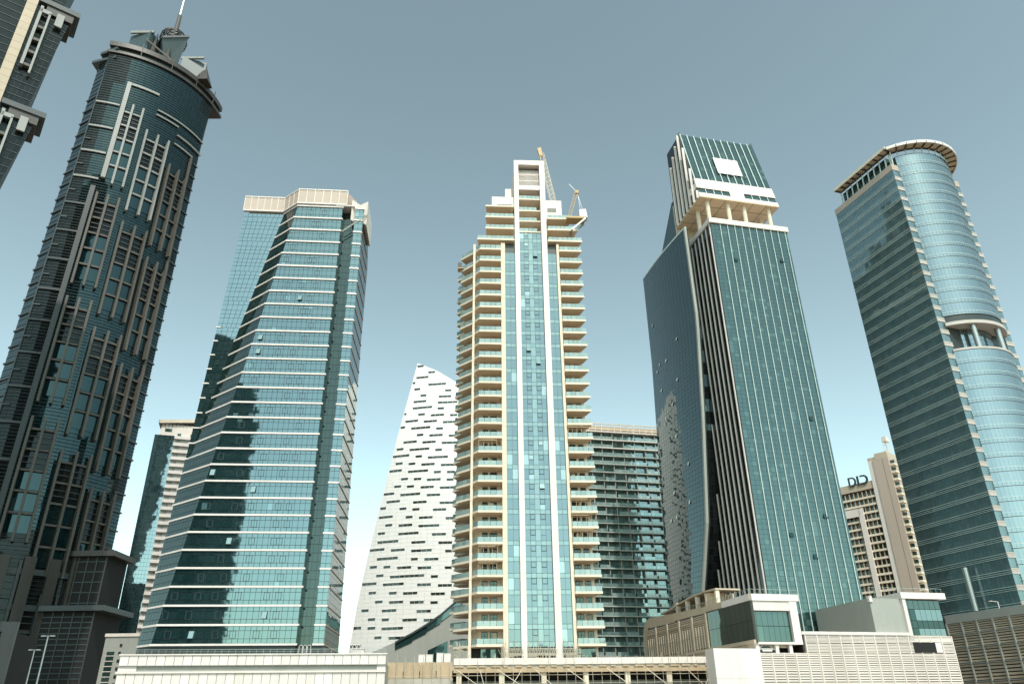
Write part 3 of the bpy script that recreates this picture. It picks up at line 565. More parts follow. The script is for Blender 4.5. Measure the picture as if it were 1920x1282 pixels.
def sail_building():
    T = Thing('sail_shaped_building', 'white tiled sail-shaped building dotted with dark slot windows', 'building', (0, 0)); e = T.e
    LE = [(0, -71.5), (35, -68.3), (52.7, -66.4), (72.5, -63.4), (95.9, -59.3), (126.8, -54.3), (147.1, -50.6), (167.5, -47.2)]
    RE = [(0, 14), (35, 13.5), (60, 11.5), (95, 5.5), (120, -4), (140, -15), (154.1, -26.6), (161.8, -36.9), (167.5, -47.1)]
    ys = lambda x, z: 322 + 16 * (z / 160) ** 2 + 9 * ((x + 25) / 40) ** 2
    P = lambda s, z: ((lambda x: (x, ys(x, z), z))(interp(LE, z) + (interp(RE, z) - interp(LE, z)) * s))
    zs = [0, 15, 28] + [30 + k * 1.72 for k in range(81)]; zs = [z for z in zs if z < 167.4] + [167.5]; n = 40
    # tiles
    for a, b in zip(zs, zs[1:]):
        xa = -72.0
        while xa < 14:
            xb = xa + 2.9; c = []
            l0, l1, r0, r1 = interp(LE, a), interp(LE, b), interp(RE, a), interp(RE, b)
            pts = [(min(max(xa, l0), r0), a), (min(max(xb, l0), r0), a), (min(max(xb, l1), r1), b), (min(max(xa, l1), r1), b)]
            if pts[1][0] - pts[0][0] > .05 or pts[2][0] - pts[3][0] > .05:
                T.cell([(p[0], ys(*p), p[1]) for p in pts], SAILW, .035, .05, 'metal_tile')
            xa = xb
    T.finish(limit=0)
    # body behind the tiles
    mb = MB(); st = [0, 35, 60, 95, 126, 147, 160, 167.5]
    def ring(z):
        f = [P(s, z) for s in lin(0, 1, 12)]; r = [(p[0] * .97 - 2, p[1] + 26 * math.sin(math.pi * (k + 1) / 14) + 2, z) for k, p in enumerate(f)]
        return [(p[0], p[1] + .05, p[2]) for p in f] + r[::-1]
    for a, b in zip(st, st[1:]): mb.loft(ring(a), ring(b))
    mb.build('shell', SAILW, e)
    for (z, a, b) in SLOTS:
        a = max(a, interp(LE, z + .7) + .25); mb = MB(); h = .52; k = max(1, round((b - a) / 2.2))
        for i in range(k):
            xa, xb = a + (b - a) * i / k + .05, a + (b - a) * (i + 1) / k - .05
            mb.cur = random.uniform(.1, 9); pane(mb, [(x, ys(x, zz) - .05, zz) for x, zz in ((xa, z - h), (xb, z - h), (xb, z + h), (xa, z + h))], .0, .05)
        w_ = mb.build('slot_window', G_SLOT, e); xm = (a + b) / 2
        MB().hexa([(a - .1, ys(a, z + h) - .3, z + h), (b + .1, ys(b, z + h) - .3, z + h), (b + .1, ys(b, z + h), z + h), (a - .1, ys(a, z + h), z + h), (a - .1, ys(a, z + h) - .3, z + h + .12), (b + .1, ys(b, z + h) - .3, z + h + .12), (b + .1, ys(b, z + h), z + h + .12), (a - .1, ys(a, z + h), z + h + .12)]).build('window_hood', SAILW, w_)
    # grey swooping base with a glazed band
    sw = [(-56, 29.5), (-53.4, 31.3), (-45.2, 34.7), (-39, 37.8), (-33.8, 40.8), (-28.6, 44.2), (-24.2, 47.8), (-16, 55)]
    Y = 304; mb = MB()
    for (x0, z0), (x1, z1) in zip(sw, sw[1:]): mb.hexa([(x0, Y, 0), (x1, Y, 0), (x1, Y + 12, 0), (x0, Y + 12, 0), (x0, Y, z0), (x1, Y, z1), (x1, Y + 12, z1), (x0, Y + 12, z0)])
    mb.build('swooping_base', GREY, e)
    g1, g2 = MB(), MB()
    for (x0, z0), (x1, z1) in zip(sw[2:], sw[3:]):
        t = 2.3; g1.hexa([(x0, Y - .3, z0 - t - .5), (x1, Y - .3, z1 - t - 1), (x1, Y, z1 - t - 1), (x0, Y, z0 - t - .5), (x0, Y - .3, z0 - .7), (x1, Y - .3, z1 - .7), (x1, Y, z1 - .7), (x0, Y, z0 - .7)])
        g2.hexa([(x0, Y - .9, z0 - .7), (x1, Y - .9, z1 - .7), (x1, Y, z1 - .7), (x0, Y, z0 - .7), (x0, Y - .9, z0 + .1), (x1, Y - .9, z1 + .1), (x1, Y, z1 + .1), (x0, Y, z0 + .1)])
    g1.build('glazed_band', G_T6, e); g2.build('canopy_edge', DGREY, e)
    MB().loft([(-33, Y - .2, 27), (-25.6, Y - .2, 27), (-25.6, Y + .1, 27), (-33, Y + .1, 27)], [(-32.9, Y - .2, 31.6), (-25.6, Y - .2, 34.8), (-25.6, Y + .1, 34.8), (-32.9, Y + .1, 31.6)]).build('entrance_glass', G_T6D, e)
sail_building()

# ================================================================== green glass apartment block behind
def green_block():
    T = Thing('apartment_block', 'green glass apartment block with pale floor bands behind the cream tower', 'building', (29.47, 270), 12); e = T.e
    FH = 3.13; Z = [29.6 - FH * 4 + FH * k for k in range(28)]; TOP = Z[-1] + FH; X0, X1 = -9, 42
    MB().box(X0 + .2, X1 - .2, 1.6, 20, 0, TOP).build('structural_core', DGREY, e)
    bays = lin(X0, X1, 12)
    for k, z in enumerate(Z):
        MB().box(X0, X1, -.3, 1.6, z - .16, z + .16).build('floor_slab', SLABG, e)
        if z > 98: MB().box(X0, X1, -.35, -.3, z - .2, z + .2).build('slab_edge', WHITE, e)
        for i in range(12):
            a, b = bays[i], bays[i + 1]
            if b < -2 or a > 30: nn = 2
            else: nn = 4
            T.grid(lambda s, zz: (s, 1.5, zz), lin(a + .15, b - .15, nn), [z + 1.25, z + FH - .25], G_T5)
            # railing panels in runs, some bays left open
            if random.random() < .82:
                ofs = random.choice((0, 0, .5)); mb = MB(); xs = lin(a + ofs, b - .08, 3)
                for u, v in zip(xs, xs[1:]): mb.cur = random.uniform(.1, 9); mb.box(u + .03, v - .03, -.28, -.22, z + .16, z + 1.25)
                mb.build('balcony_railing', G_RAIL if (i // 2 + k // 2) % 3 else G_T5, e)
            else:
                T.grid(lambda s, zz: (s, 1.4, zz), lin(a + .15, b - .15, 3), [z + .2, z + 1.2], G_T5)
    for i in range(13): MB().box(bays[i] - .12, bays[i] + .12, .1, 1.6, 0, TOP).build('party_fin', GREY, e)
    # roof pergola
    MB().box(X0, X1, -.4, 6, TOP - .2, TOP + .3).build('roof_slab', PINKW, e)
    for z in (TOP + .9, TOP + 3.0): MB().box(X0, X1, -.3, .1, z, z + .35).build('pergola_beam', CREAM, e)
    for x in lin(X0 + .4, X1 - .4, 20): MB().box(x - .15, x + .15, -.25, .05, TOP + .3, TOP + 3.0).build('pergola_post', CREAM, e)
    MB().box(X0, X1, 1.5, 1.7, TOP + .3, TOP + 2.8).build('pergola_back', TAN, e)
    MB().box(X0, X1, 6, 14, TOP + .3, TOP + 2.9).build('plant_room', CREAM, e)
    T.finish()
green_block()

# ================================================================== office tower with the raised crown
def crown_tower():
    T = Thing('crowned_office_tower', 'tall green glass office tower with white vertical lines and a raised tilted crown', 'tower', (59.71, 185), 13); e = T.e
    X0, X1, TOP = -.7, 24.4, 138.6
    MB().box(X0 + .1, X1, .1, 36, 0, TOP).build('structural_core', DGREY, e)
    ss = lin(X0, X1, 20); zr = []; z = 22.0
    while z < TOP - .1: zr += [z, z + 1.15, z + 2.5]; z += 3.65
    zr = [q for q in zr if q < TOP - .4] + [TOP]
    T.grid(lambda s, z: (s, .1, z), ss, zr, G_T6, .03, .05)
    for k in range(10): MB().box(X0 + 3.0 + k * 2.36 - .07, X0 + 3.0 + k * 2.36 + .07, -.2, .1, 22, TOP + .2).build('mullion_fin', MULL, e)
    for (x, z) in ((5.2, 126), (20.2, 127.5), (19.4, 78), (17.9, 52), (7.6, 47), (13.0, 42)):
        MB().hexa([(x, -.3, z), (x + 1.1, -.3, z), (x + 1.1, -.26, z), (x, -.26, z), (x, -.02, z + 1.2), (x + 1.1, -.02, z + 1.2), (x + 1.1, .02, z + 1.2), (x, .02, z + 1.2)]).build('open_casement', G_T6D, e)
    T.grid(lambda s, z: (X1, s, z), lin(.2, 36, 24), zr, G_T6, .03, .05)
    # dark flank with white fins
    gy = [(0, 30), (25, 23), (40, 17.2), (53, 12.6), (80, 9), (109, 6.6), (140, 6.6)]; gx = lambda z: -5.6 - max(0, 109 - z) * .032
    T.grid(lambda s, z: (X0 + .1, 34 - s, z), lin(0, 34, 22), lin(22, TOP, 64), G_DARK, .03, .04)
    for k in range(13):
        y = .7 + k * 2.45; zt = TOP + .4
        for q in range(22, 139):
            if interp(gy, q) + 6.4 < y: zt = q; break
        MB().box(X0 - .26, X0 + .1, y - .16, y + .16, 30, zt).build('white_fin', WHITE, e)
    MB().box(X0 - .5, X1 + .3, -.45, 36, TOP, TOP + 1.7).build('roof_parapet', PINKW, e)
    # curved outer shell on the left
    SLx, SLy = -5.0, 41.5
    def PS(s, z):
        a = interp(gy, z); return (gx(z) + (SLx + 5.6) * s - .6 * math.sin(math.pi * s), a + (SLy - a) * s, z * (1 + .018 * s))
    PR = lambda s, z: PS(1 - s, z)
    zz = lin(22, 140.5, 96)
    T.grid(PR, lin(0, 1, 17), zz, G_T6D, .035, .06)
    mb = MB(); st = lin(0, 140.6, 24)
    for a, b in zip(st, st[1:]):
        f = lambda z: [(p[0] + .12, p[1], p[2]) for p in [PR(s, z) for s in lin(0, 1, 10)]]
        ra = f(a) + [(gx(a) + .9, interp(gy, a) + .1, a), (gx(a) + 1.4, interp(gy, a) + 7.0, a), (-.5, interp(gy, a) + 7.0, a), (-.5, 41.4, a)]; rb = f(b) + [(gx(b) + .9, interp(gy, b) + .1, b), (gx(b) + 1.4, interp(gy, b) + 7.0, b), (-.5, interp(gy, b) + 7.0, b), (-.5, 41.4, b)]
        mb.loft(ra, rb)
    mb.build('shell_core', DGREY, e)
    # blue glazed return beside the shell edge
    T.grid(lambda s, z: (gx(z) + 1.4 + (-2.1 - gx(z)) * s, interp(gy, z) + 6.98, z), lin(0, 1, 4), lin(30, 140, 60), lambda i, j: G_T3 if (j // 2) % 2 and j > 26 else G_DARK, .04, .06)
    for a, b in zip(st, st[1:]):
        if a > 28:
            ya, yb = interp(gy, a), interp(gy, b)
            xa, xb = gx(a) - .45, gx(b) - .45; MB().hexa([(xa, ya - .4, a), (xa + .7, ya - .4, a), (xa + .7, ya + .3, a), (xa, ya + .3, a), (xb, yb - .4, b), (xb + .7, yb - .4, b), (xb + .7, yb + .3, b), (xb, yb + .3, b)]).build('edge_strip', GREY, e)
    mb = MB()
    for s0, s1 in zip(lin(0, 1, 14), lin(0, 1, 14)[1:]):
        p, q = PR(s0, 140.5), PR(s1, 140.5); mb.hexa([(p[0] - .15, p[1], p[2]), (q[0] - .15, q[1], q[2]), (q[0] + .5, q[1], q[2]), (p[0] + .5, p[1], p[2]), (p[0] - .15, p[1], p[2] + .5), (q[0] - .15, q[1], q[2] + .5), (q[0] + .5, q[1], q[2] + .5), (p[0] + .5, p[1], p[2] + .5)])
    mb.build('shell_coping', MULL, e)
    for k in range(16):
        s, z = random.uniform(.1, .75), random.uniform(55, 132); p = PR(s, z); z = p[2]; MB().hexa([(p[0] - .4, p[1] - .35, z), (p[0] - .36, p[1] + .35, z), (p[0] - .3, p[1] + .35, z), (p[0] - .34, p[1] - .35, z), (p[0] - .14, p[1] - .35, z + .9), (p[0] - .14, p[1] + .35, z + .9), (p[0] - .1, p[1] + .35, z + .9), (p[0] - .1, p[1] - .35, z + .9)]).build('open_casement', MULL, e)
    # pier and back wing
    MB().box(-2.2, 4, 16.5, 19, 138, 158).build('concrete_pier', TAN, e)
    MB().loft([(-2.4, 19, 141), (-.8, 19, 141), (-.8, 36, 141), (-2.4, 36, 141)], [(-2.0, 19, 160), (-1.2, 19, 160), (-1.2, 20, 160), (-2.0, 20, 160)]).build('rear_wing', G_T6D, e)
    # open terrace: columns and soffit
    for (x, y) in ((.2, 1.6), (7.0, 1.6), (12.3, 1.6), (20.6, 1.6), (-.6, 6.5), (20.8, 6.5), (8, 14), (16, 14)): MB().tube((x, y, TOP + 1.0), (x, y, 148.2), .62, 14).build('column', CREAM, e)
    # crown
    lean = lambda z: (z - 148.1) * .235
    zb, zt = 148.1, 178.0; L_, R_ = -2.9, 23.2
    MB().loft([(L_ + .1, .1, zb), (R_ - .1, .1, zb), (R_ - .1, 17, zb), (L_ + .1, 17, zb)], [(L_ + .1, lean(zt) + .1, zt), (R_ - .1, lean(zt) + .1, zt), (R_ - .1, 17, zt), (L_ + .1, 17, zt)]).build('crown_core', DGREY, e)
    MB().box(L_ - .1, R_ + .1, -.3, 17.1, zb - .5, zb).build('crown_soffit', SOFF, e)
    sj = MB()
    for x in lin(L_ + 4, R_ - 4, 4): sj.box(x - .05, x + .05, -.2, 17, zb - .56, zb - .5)
    for y in (4, 8.5, 13): sj.box(L_, R_, y - .05, y + .05, zb - .55, zb - .505)
    sj.build('soffit_joint', BROWN, e)
    PF = lambda s, z: (s, lean(z) + .1, z)
    def slab(x0, x1, z0, z1, out, m, nm, th=.3):
        MB().hexa([(x0, lean(z0) - out, z0), (x1, lean(z0) - out, z0), (x1, lean(z0) - out + th, z0), (x0, lean(z0) - out + th, z0), (x0, lean(z1) - out, z1), (x1, lean(z1) - out, z1), (x1, lean(z1) - out + th, z1), (x0, lean(z1) - out + th, z1)]).build(nm, m, e)
    slab(L_ - .1, R_ + .1, zb, 149.5, .3, PINKW, 'crown_band', .5); slab(L_ - .1, R_ + .1, 151.7, 156.0, .3, PINKW, 'crown_band', .5)
    slab(7.7, 12.4, 149.5, 151.7, .28, PINKW, 'crown_band', .5)
    for (a, b, n) in ((L_, 7.7, 4), (12.4, R_, 4)):
        T.grid(PF, lin(a, b, n), [149.5, 151.7], G_T6, .05, .1, 'crown_window')
        for x in lin(a, b, n)[1:-1]: slab(x - .08, x + .08, 149.5, 151.7, .2, MULL, 'mullion_fin')
    T.grid(PF, lin(L_, R_, 22), lin(156, zt, 14), G_T6, .03, .08)
    for k in range(11): x = L_ + .2 + k * 2.38; slab(x - .11, x + .11, 156, zt + .1, .3, MULL, 'mullion_fin')
    slab(6.2, 14.6, 160.2, 167.8, .42, WHITE, 'blank_sign', .1)
    for k in range(5): MB().box(9 + k * 1.6, 9.2 + k * 1.6, lean(160) - .6, lean(160) - .3, 159.6, 160.2).build('sign_bracket', STEEL, e)
    T.grid(lambda s, z: (L_ + .1, 17 - s * (17 - lean(z)), z), lin(0, 1, 7), lin(148.2, zt, 14), G_DARK, .03, .08)
    MB().hexa([(L_ - .12, lean(151.7), 151.7), (L_ + .1, lean(151.7), 151.7), (L_ + .1, 5.5, 151.7), (L_ - .12, 5.5, 151.7), (L_ - .12, lean(154), 154), (L_ + .1, lean(154), 154), (L_ + .1, 5.5, 154), (L_ - .12, 5.5, 154)]).build('side_panel', PINKW, e)
    for k in range(7):
        y = .5 + k * 2.4; z1 = min(zt, 148.1 + max(0, y - .2) / .235 + 1) if y < 7 else zt - (k - 3) * 2.5
        MB().box(L_ - .75, L_, y - .15, y + .15, 147.6, z1).build('white_fin', WHITE, e)
    for x in (L_ + .2, R_ - .2): MB().tube((x, lean(zt) + .3, zt), (x, lean(zt) + .3, zt + 1.0), .3, 8).build('roof_lamp', DGREY, e)
    T.finish()
crown_tower()

# ------------------------------------------------------------------ car-park podium with the tan annex
def slat_panel(mb, a, b, z0, z1, n, th=.12):
    for z in lin(z0, z1, n)[:-1]: mb.wall(a, b, z + (z1 - z0) / n * .18, z + (z1 - z0) / n * .82, .0, th)
def louvre_podium():
    T = Thing('car_park_podium', 'pale louvred car-park podium with glass annex below the crowned tower', 'building', (59.71, 185), 13); e = T.e; F = -22.0
    MB().box(-17.7, 27.0, F + .5, 0, 0, 19.2).box(-7.6, 27.0, F + .5, 0, 19.2, 22.6).build('structural_core', BROWN, e)
    mesh = {}
    def lp(x0, x1, z0, z1):
        mb = MB(); slat_panel(mb, (x0, F), (x1, F), z0, z1, 6, .25); mb.build('louvre_panel', PINKW, e)
    xs = lin(-17.6, 27.0, 17); zrow = [4.2, 7.25, 10.3, 13.35, 16.4, 19.1]
    for i in range(17):
        for z0, z1 in zip(zrow, zrow[1:]): lp(xs[i] + .12, xs[i + 1] - .12, z0 + .12, z1 - .1)
        if xs[i] > -8: lp(max(xs[i], -7.4) + .12, xs[i + 1] - .12, 19.3, 21.0); lp(max(xs[i], -7.4) + .12, xs[i + 1] - .12, 21.1, 22.6)
    for x in xs: MB().box(x - .1, x + .1, F - .1, F + .45, 0, 19.2 if x < -7.5 else 22.6).build('louvre_post', PINKW, e)
    for z in zrow: MB().box(-17.7, 27.1, F - .06, F + .45, z - .1, z + .08).build('louvre_rail', PINKW, e)
    MB().box(-7.7, 17.2, F - .2, F + 1, 22.62, 23.2).build('coping', WHITE, e)
    MB().box(-7.6, 27, F + 1, 0, 22.6, 22.8).build('roof_deck', CONC, e)
    # white box at the left
    MB().box(-27.6, -17.95, F - .6, F + 3, 0, 19.9).build('white_block', WHITE, e)
    j = MB(); j.box(-27.62, -17.93, F - .62, F - .5, 14.6, 14.64).box(-22.8, -22.77, F - .62, F - .5, 0, 19.9).build('panel_joint', GREY, e)
    # annex
    MB().box(-17.8, -9.0, F + .9, 10, 21.2, 29).build('annex_core', DGREY, e)
    MB().box(-18.15, -7.1, F, F + 12, 28.95, 30.25).build('roof_slab', WHITE, e)
    MB().box(-17.9, -8.6, F + .25, F + 10, 27.1, 28.9).build('lintel', WHITE, e)
    T.grid(lambda s, z: (s, F + .9, z), lin(-18.0, -9.5, 7), [21.3, 24.2, 27.0], G_T6, .05, .08)
    MB().box(-9.4, -7.7, F + .1, F + 8, 21.0, 28.93).build('pier', WHITE, e)
    MB().box(-18.1, -7.7, F + .05, F + 10, 20.75, 21.2).build('floor_slab', WHITE, e)
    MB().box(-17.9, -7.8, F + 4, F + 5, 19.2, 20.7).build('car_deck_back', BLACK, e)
    for x in (-17.6, -13.4, -10.4): MB().box(x - .35, x + .35, F + .3, F + 1.0, 19.2, 20.75).build('pillar', WHITE, e)
    # left side of the annex
    X = -18.1
    for a, b in ((-22, -2), (-2, 15), (15, 31)): MB().hexa([(X, a, 28.95 if a < 0 else 28.8), (X + .5, a, 28.8), (X + .5, b, 29.1), (X, b, 29.1), (X, a, 30.25 + max(0, a) * .04), (X + .5, a, 30.25 + max(0, a) * .04), (X + .5, b, 30.25 + max(0, b) * .04), (X, b, 30.25 + max(0, b) * .04)]).build('side_parapet', TAN, e)
    mb = MB()
    for k in range(6):
        t0, t1 = math.pi / 2 * k / 6, math.pi / 2 * (k + 1) / 6; c = lambda t, r: (31 + r * math.sin(t), 26.4 + r * math.cos(t))
        a0, a1, b0, b1 = c(t0, 5.1), c(t1, 5.1), c(t0, 2.9), c(t1, 2.9)
        mb.hexa([(X, b0[0], b0[1]), (X + .5, b0[0], b0[1]), (X + .5, b1[0], b1[1]), (X, b1[0], b1[1]), (X, a0[0], a0[1]), (X + .5, a0[0], a0[1]), (X + .5, a1[0], a1[1]), (X, a1[0], a1[1])])
    mb.box(X, X + .5, 34.0, 36.1, 21.0, 26.4); mb.build('rounded_end', TAN, e)
    T.grid(lambda s, z: (X + .1, -2 - s, z), lin(0, 20, 9), [21.6, 25.2, 28.85], G_T2D, .04, .06)
    MB().box(X + .12, X + .6, -22, 36, 20.9, 29).build('side_backing', BROWN, e)
    ys_ = lin(-2, 34, 5)
    for k in range(5):
        a, b = ys_[k], ys_[k + 1]
        for (z0, z1, n) in ((21.9, 24.3, 7), (24.6, 27.3, 7), (27.5, 28.7, 3)):
            for q in range(5):
                y0, y1 = a + .45 + (b - a - .6) * q / 5, a + .45 + (b - a - .6) * (q + 1) / 5 - .12
                mb = MB(); slat_panel(mb, (X, y1), (X, y0), z0, z1, n, .15); mb.build('louvre_panel', TAN, e)
        MB().box(X - .25, X + .1, a - .2, a + .4, 21.4, 28.85).build('side_pier', TAN, e)
        for q in range(1, 5): y = a + .45 + (b - a - .6) * q / 5; MB().box(X - .15, X + .05, y - .1, y + .0, 21.7, 26.4).build('side_fin', CREAM, e)
    for z in (24.35, 27.3): MB().box(X - .1, X + .1, -2, 34, z, z + .2).build('side_rail', TAN, e)
    MB().box(X - .3, X + .4, -22, 36, 20.9, 21.6).build('side_sill', TAN, e)
    MB().box(X - .1, X + 8, -21, 36, 20.2, 20.88).build('under_slab', TAN, e)
    for y in lin(-20, 30, 10): MB().box(X + .6, X + 1.2, y, y + .6, 17, 20.2).build('under_pillar', CREAM, e)
    # vaulted rooftop canopy
    V = [(-8, 30.6, 33.4), (-2, 30.8, 33.6), (5, 31, 33.4), (12, 31.2, 32.8), (18, 31.4, 32.1), (23, 31.5, 31.8)]
    mb = MB()
    for (a, _, za), (b, _, zb) in zip(V, V[1:]): mb.hexa([(X, a, za - .35), (X + 6, a, za - .35), (X + 6, b, zb - .35), (X, b, zb - .35), (X, a, za), (X + 6, a, za), (X + 6, b, zb), (X, b, zb)])
    mb.build('vault_roof', TAN, e)
    for y in (-7.8, -3, 2, 7.5, 13): MB().box(X + .1, X + 1.0, y, y + .7, 30.2, 33.0).build('vault_pillar', CREAM, e)
    MB().box(X + 4, X + 4.2, -8, 20, 30.2, 32.4).build('vault_back', SOFF, e); MB().box(X + .3, X + 4, -4.2, -3.0, 30.2, 33.0).build('vault_room', SOFF, e)
    rl = MB()
    for y in lin(-21.9, 30, 42): rl.bar((X + .1, y, 30.2), (X + .1, y, 31.2 + max(0, y) * .04), .05)
    rl.bar((X + .1, -21.9, 31.2), (X + .1, 0, 31.2), .06).bar((X + .1, 0, 31.2), (X + .1, 30, 32.4), .06)
    for x in lin(X, -7.2, 9): rl.bar((x, F + .1, 30.2), (x, F + .1, 31.15), .05)
    rl.bar((X, F + .1, 31.15), (-7.2, F + .1, 31.15), .06); rl.build('roof_railing', STEEL, e)
    # right-hand glass box
    MB().box(9.8, 17.3, F + .6, -1.5, 22.8, 30.0).build('grey_block', GREY, e)
    MB().box(17.6, 27.0, F + 1.2, -1.5, 22.3, 29.9).build('box_core', DGREY, e)
    MB().box(17.0, 27.9, F - .2, -1, 29.95, 31.2).build('box_roof', WHITE, e)
    MB().box(17.2, 18.0, F, F + 1.3, 21.7, 29.93).build('box_frame', WHITE, e); MB().box(17.2, 27.2, F + .02, F + 1.3, 21.5, 22.1).build('box_sill', WHITE, e)
    T.grid(lambda s, z: (s, F + 1.2, z), lin(18.0, 27.0, 7), [22.2, 24.2, 25.7, 28.0, 29.85], lambda i, j: (G_T3 if j in (0, 2) and i > 1 else G_T6D) if j != 3 else G_T6, .05, .08)
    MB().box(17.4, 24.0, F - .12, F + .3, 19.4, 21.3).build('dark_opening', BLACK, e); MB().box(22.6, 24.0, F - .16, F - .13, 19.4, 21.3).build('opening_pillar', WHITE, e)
    MB().box(9.6, 10.3, F + .3, F + 1, 29.2, 30.4).build('corner_light', WHITE, e)
    rb = MB()
    for x in lin(9.8, 27.5, 14): rb.bar((x, F + .2, 30), (x, F + .2, 32.1), .05)
    rb.bar((9.8, F + .2, 32.1), (27.5, F + .2, 32.1), .06).build('box_railing', STEEL, e)
    T.finish()
    # parked car on the open deck
    M = Matrix.Translation((59.71, 185, 0)) @ Matrix.Rotation(R(13), 4, 'Z')
    c = Thing('parked_car', 'white car parked on the open deck below the glass annex', 'car', M @ Vector((-15.4, F + 1.6, 19.2)), 13)
    prof = [(-2.15, .3), (2.1, .3), (2.15, .72), (1.25, .88), (.6, 1.36), (-.95, 1.38), (-1.75, .95), (-2.15, .85)]
    n = len(prof); mb = MB(); i = 0; mb.v = [(p[0], -.85, p[1]) for p in prof] + [(p[0], .85, p[1]) for p in prof]
    mb.f = [tuple(range(n)), tuple(reversed(range(n, 2 * n)))] + [(k + n, (k + 1) % n + n, (k + 1) % n, k) for k in range(n)]; mb.var = [0] * len(mb.f); mb.build('body', WHITE, c.e)
    for s in (-.87, .86): MB().hexa([(-1.45, s, .92), (1.05, s, .92), (1.05, s + .01, .92), (-1.45, s + .01, .92), (-.85, s, 1.3), (.5, s, 1.3), (.5, s + .01, 1.3), (-.85, s + .01, 1.3)]).build('side_window', G_DARK, c.e)
    for x in (-1.35, 1.35):
        for y in (-.88, .68): MB().tube((x, y, .32), (x, y + .2, .32), .32, 14).build('wheel', BLACK, c.e)
    for y in (-.7, .45): MB().box(2.05, 2.17, y, y + .25, .58, .7).build('headlight', STEEL, c.e)
louvre_podium()
# ================================================================== tower with the round glass bay (right)
def bay_tower():
    T = Thing('round_bay_tower', 'glass tower with a bulging round bay and a ring canopy on its roof', 'tower', (120.54, 190), 19.8); e = T.e
    TOP = 161.6; FH = 3.85; X1, Y1 = 27.8, 25.6; n = 34; Z = [TOP - FH * (n - k) for k in range(n + 1)]
    MB().box(.12, X1 - .1, .12, Y1, 0, TOP).build('structural_core', DGREY, e)
    MB().box(-.05, X1, -.05, Y1 + .1, TOP, TOP + 2.2).build('parapet', BEIGE, e)
    # flank
    for k in range(n):
        z = Z[k]
        T.grid(lambda s, zz: (.1, Y1 - s, zz), lin(0, Y1, 20), [z + .95, z + 2.4, z + FH - .05], G_T7L, .03, .05)
        T.grid(lambda s, zz: (.1, Y1 - s, zz), lin(0, Y1, 10), [z + .02, z + .9], lambda i, j: G_T2W if ((i + k * 3) // 4 + k) % 3 == 0 else G_T7L, .03, .06, 'spandrel_pane')
        b = MB()
        for zz, o in ((z, .16), (z + .45, .1), (z + .93, .16)): b.box(.1 - o, .1, -.02, Y1, zz - .05, zz + .05)
        b.build('flank_rail', MULL, e)
        if k % 3 == 2: MB().box(-.02, .1, 0, Y1, z + FH - .14, z + FH - .06).build('dark_groove', BLACK, e)  # black strip set along every third floor
        # beige corner strips on both sides of the bay
        for (a, b2) in ((.05, 3.0), (24.9, X1)):
            T.grid(lambda s, zz: (s, .1, zz), lin(a, b2, 2), [z + 1.35, z + FH - .1], G_T7L, .04, .05)
            q = MB(); q.box(a, b2 + .2, -.12, .12, z - .1, z + .5).box(a, b2 + .2, -.06, .12, z + .56, z + .9).box(a, b2 + .2, -.1, .12, z + .96, z + 1.3); q.build('corner_band', BANDC, e)
    # round bay
    cx, cy, r = 13.85, 9.9, 14.95; a0 = math.asin(11.2 / r)
    def PB(rr): return lambda s, z: (cx + rr * math.sin(s), cy - rr * math.cos(s), z)
    def drum(z0, z1, rr, mat, nm, aa=a0):
        arc = [(cx + rr * math.sin(a), cy - rr * math.cos(a)) for a in lin(-aa, aa, 32)]; MB().prism(arc + [(arc[-1][0], 4), (arc[0][0], 4)], z0, z1).build(nm, mat, e)
    def ringband(z0, z1, r0, r1, mat, nm, aa=a0, ns=32):
        b = MB(); A = lin(-aa, aa, ns)
        for u, v in zip(A, A[1:]):
            p = [(cx + q * math.sin(t), cy - q * math.cos(t)) for q, t in ((r1, u), (r1, v), (r0, v), (r0, u))]; b.prism(p, z0, z1)
        b.build(nm, mat, e)
    drum(107, 167.4, r - .1, DGREY, 'bay_core'); drum(0, 98.6, r - .1, DGREY, 'bay_core'); drum(98.6, 107, r - 3.5, DGREY, 'neck_core', a0 * .8)
    T.grid(PB(r - 3.4), lin(-a0 * .8, a0 * .8, 18), lin(98.6, 107, 6), G_T7, .03, .05)
    for (z0, z1) in ((107.3, 167.2), (30, 98.4)):
        k = 0; z = z1
        while z - FH > z0 - 1:
            zz = max(z - FH, z0)
            T.grid(PB(r), lin(-a0, a0, 26), [zz, zz + 1.0, z - .12], lambda i, j: G_T7, .025, .05)
            for q, o in ((zz + .02, .14), (zz + 1.0, .1)): ringband(q - .05, q + .05, r, r + o, MULL if q > zz + .5 else STEEL, 'bay_rail')
            if k % 2 == 1: ringband(zz - .16, zz - .06, r, r + .05, BLACK, 'bay_groove')
            z = zz; k += 1
            if z <= z0 + .1: break
    ringband(106.2, 107.2, r - 5, r + .5, BANDC, 'bay_soffit'); ringband(98.4, 99.0, r - 5, r + .2, BANDC, 'bay_terrace')
    for a in (-.36, .28): MB().tube((cx + (r - .9) * math.sin(a), cy - (r - .9) * math.cos(a), 99), (cx + (r - .9) * math.sin(a), cy - (r - .9) * math.cos(a), 106.4), .75, 16).build('round_column', STEEL, e)
    # roof pavilion and ring canopy
    MB().box(2.2, X1 - 2, 3, Y1 - 3, TOP + 2.2, 169).build('pavilion_wall', G_T6D, e)
    zc = 169.6; arc = [(cx + .6 + 17.6 * math.sin(a), cy - 17.6 * math.cos(a)) for a in lin(-.98, 1.25, 26)]; arc2 = [(cx + .6 + 14.6 * math.sin(a), cy - 14.6 * math.cos(a)) for a in lin(-.98, 1.25, 26)]
    b, s2 = MB(), MB()
    for k in range(26): b.prism([arc[k], arc[k + 1], (arc[k + 1][0] * .985 + cx * .015, arc[k + 1][1] * .985 + cy * .015), (arc[k][0] * .985 + cx * .015, arc[k][1] * .985 + cy * .015)], zc, zc + 1.0)
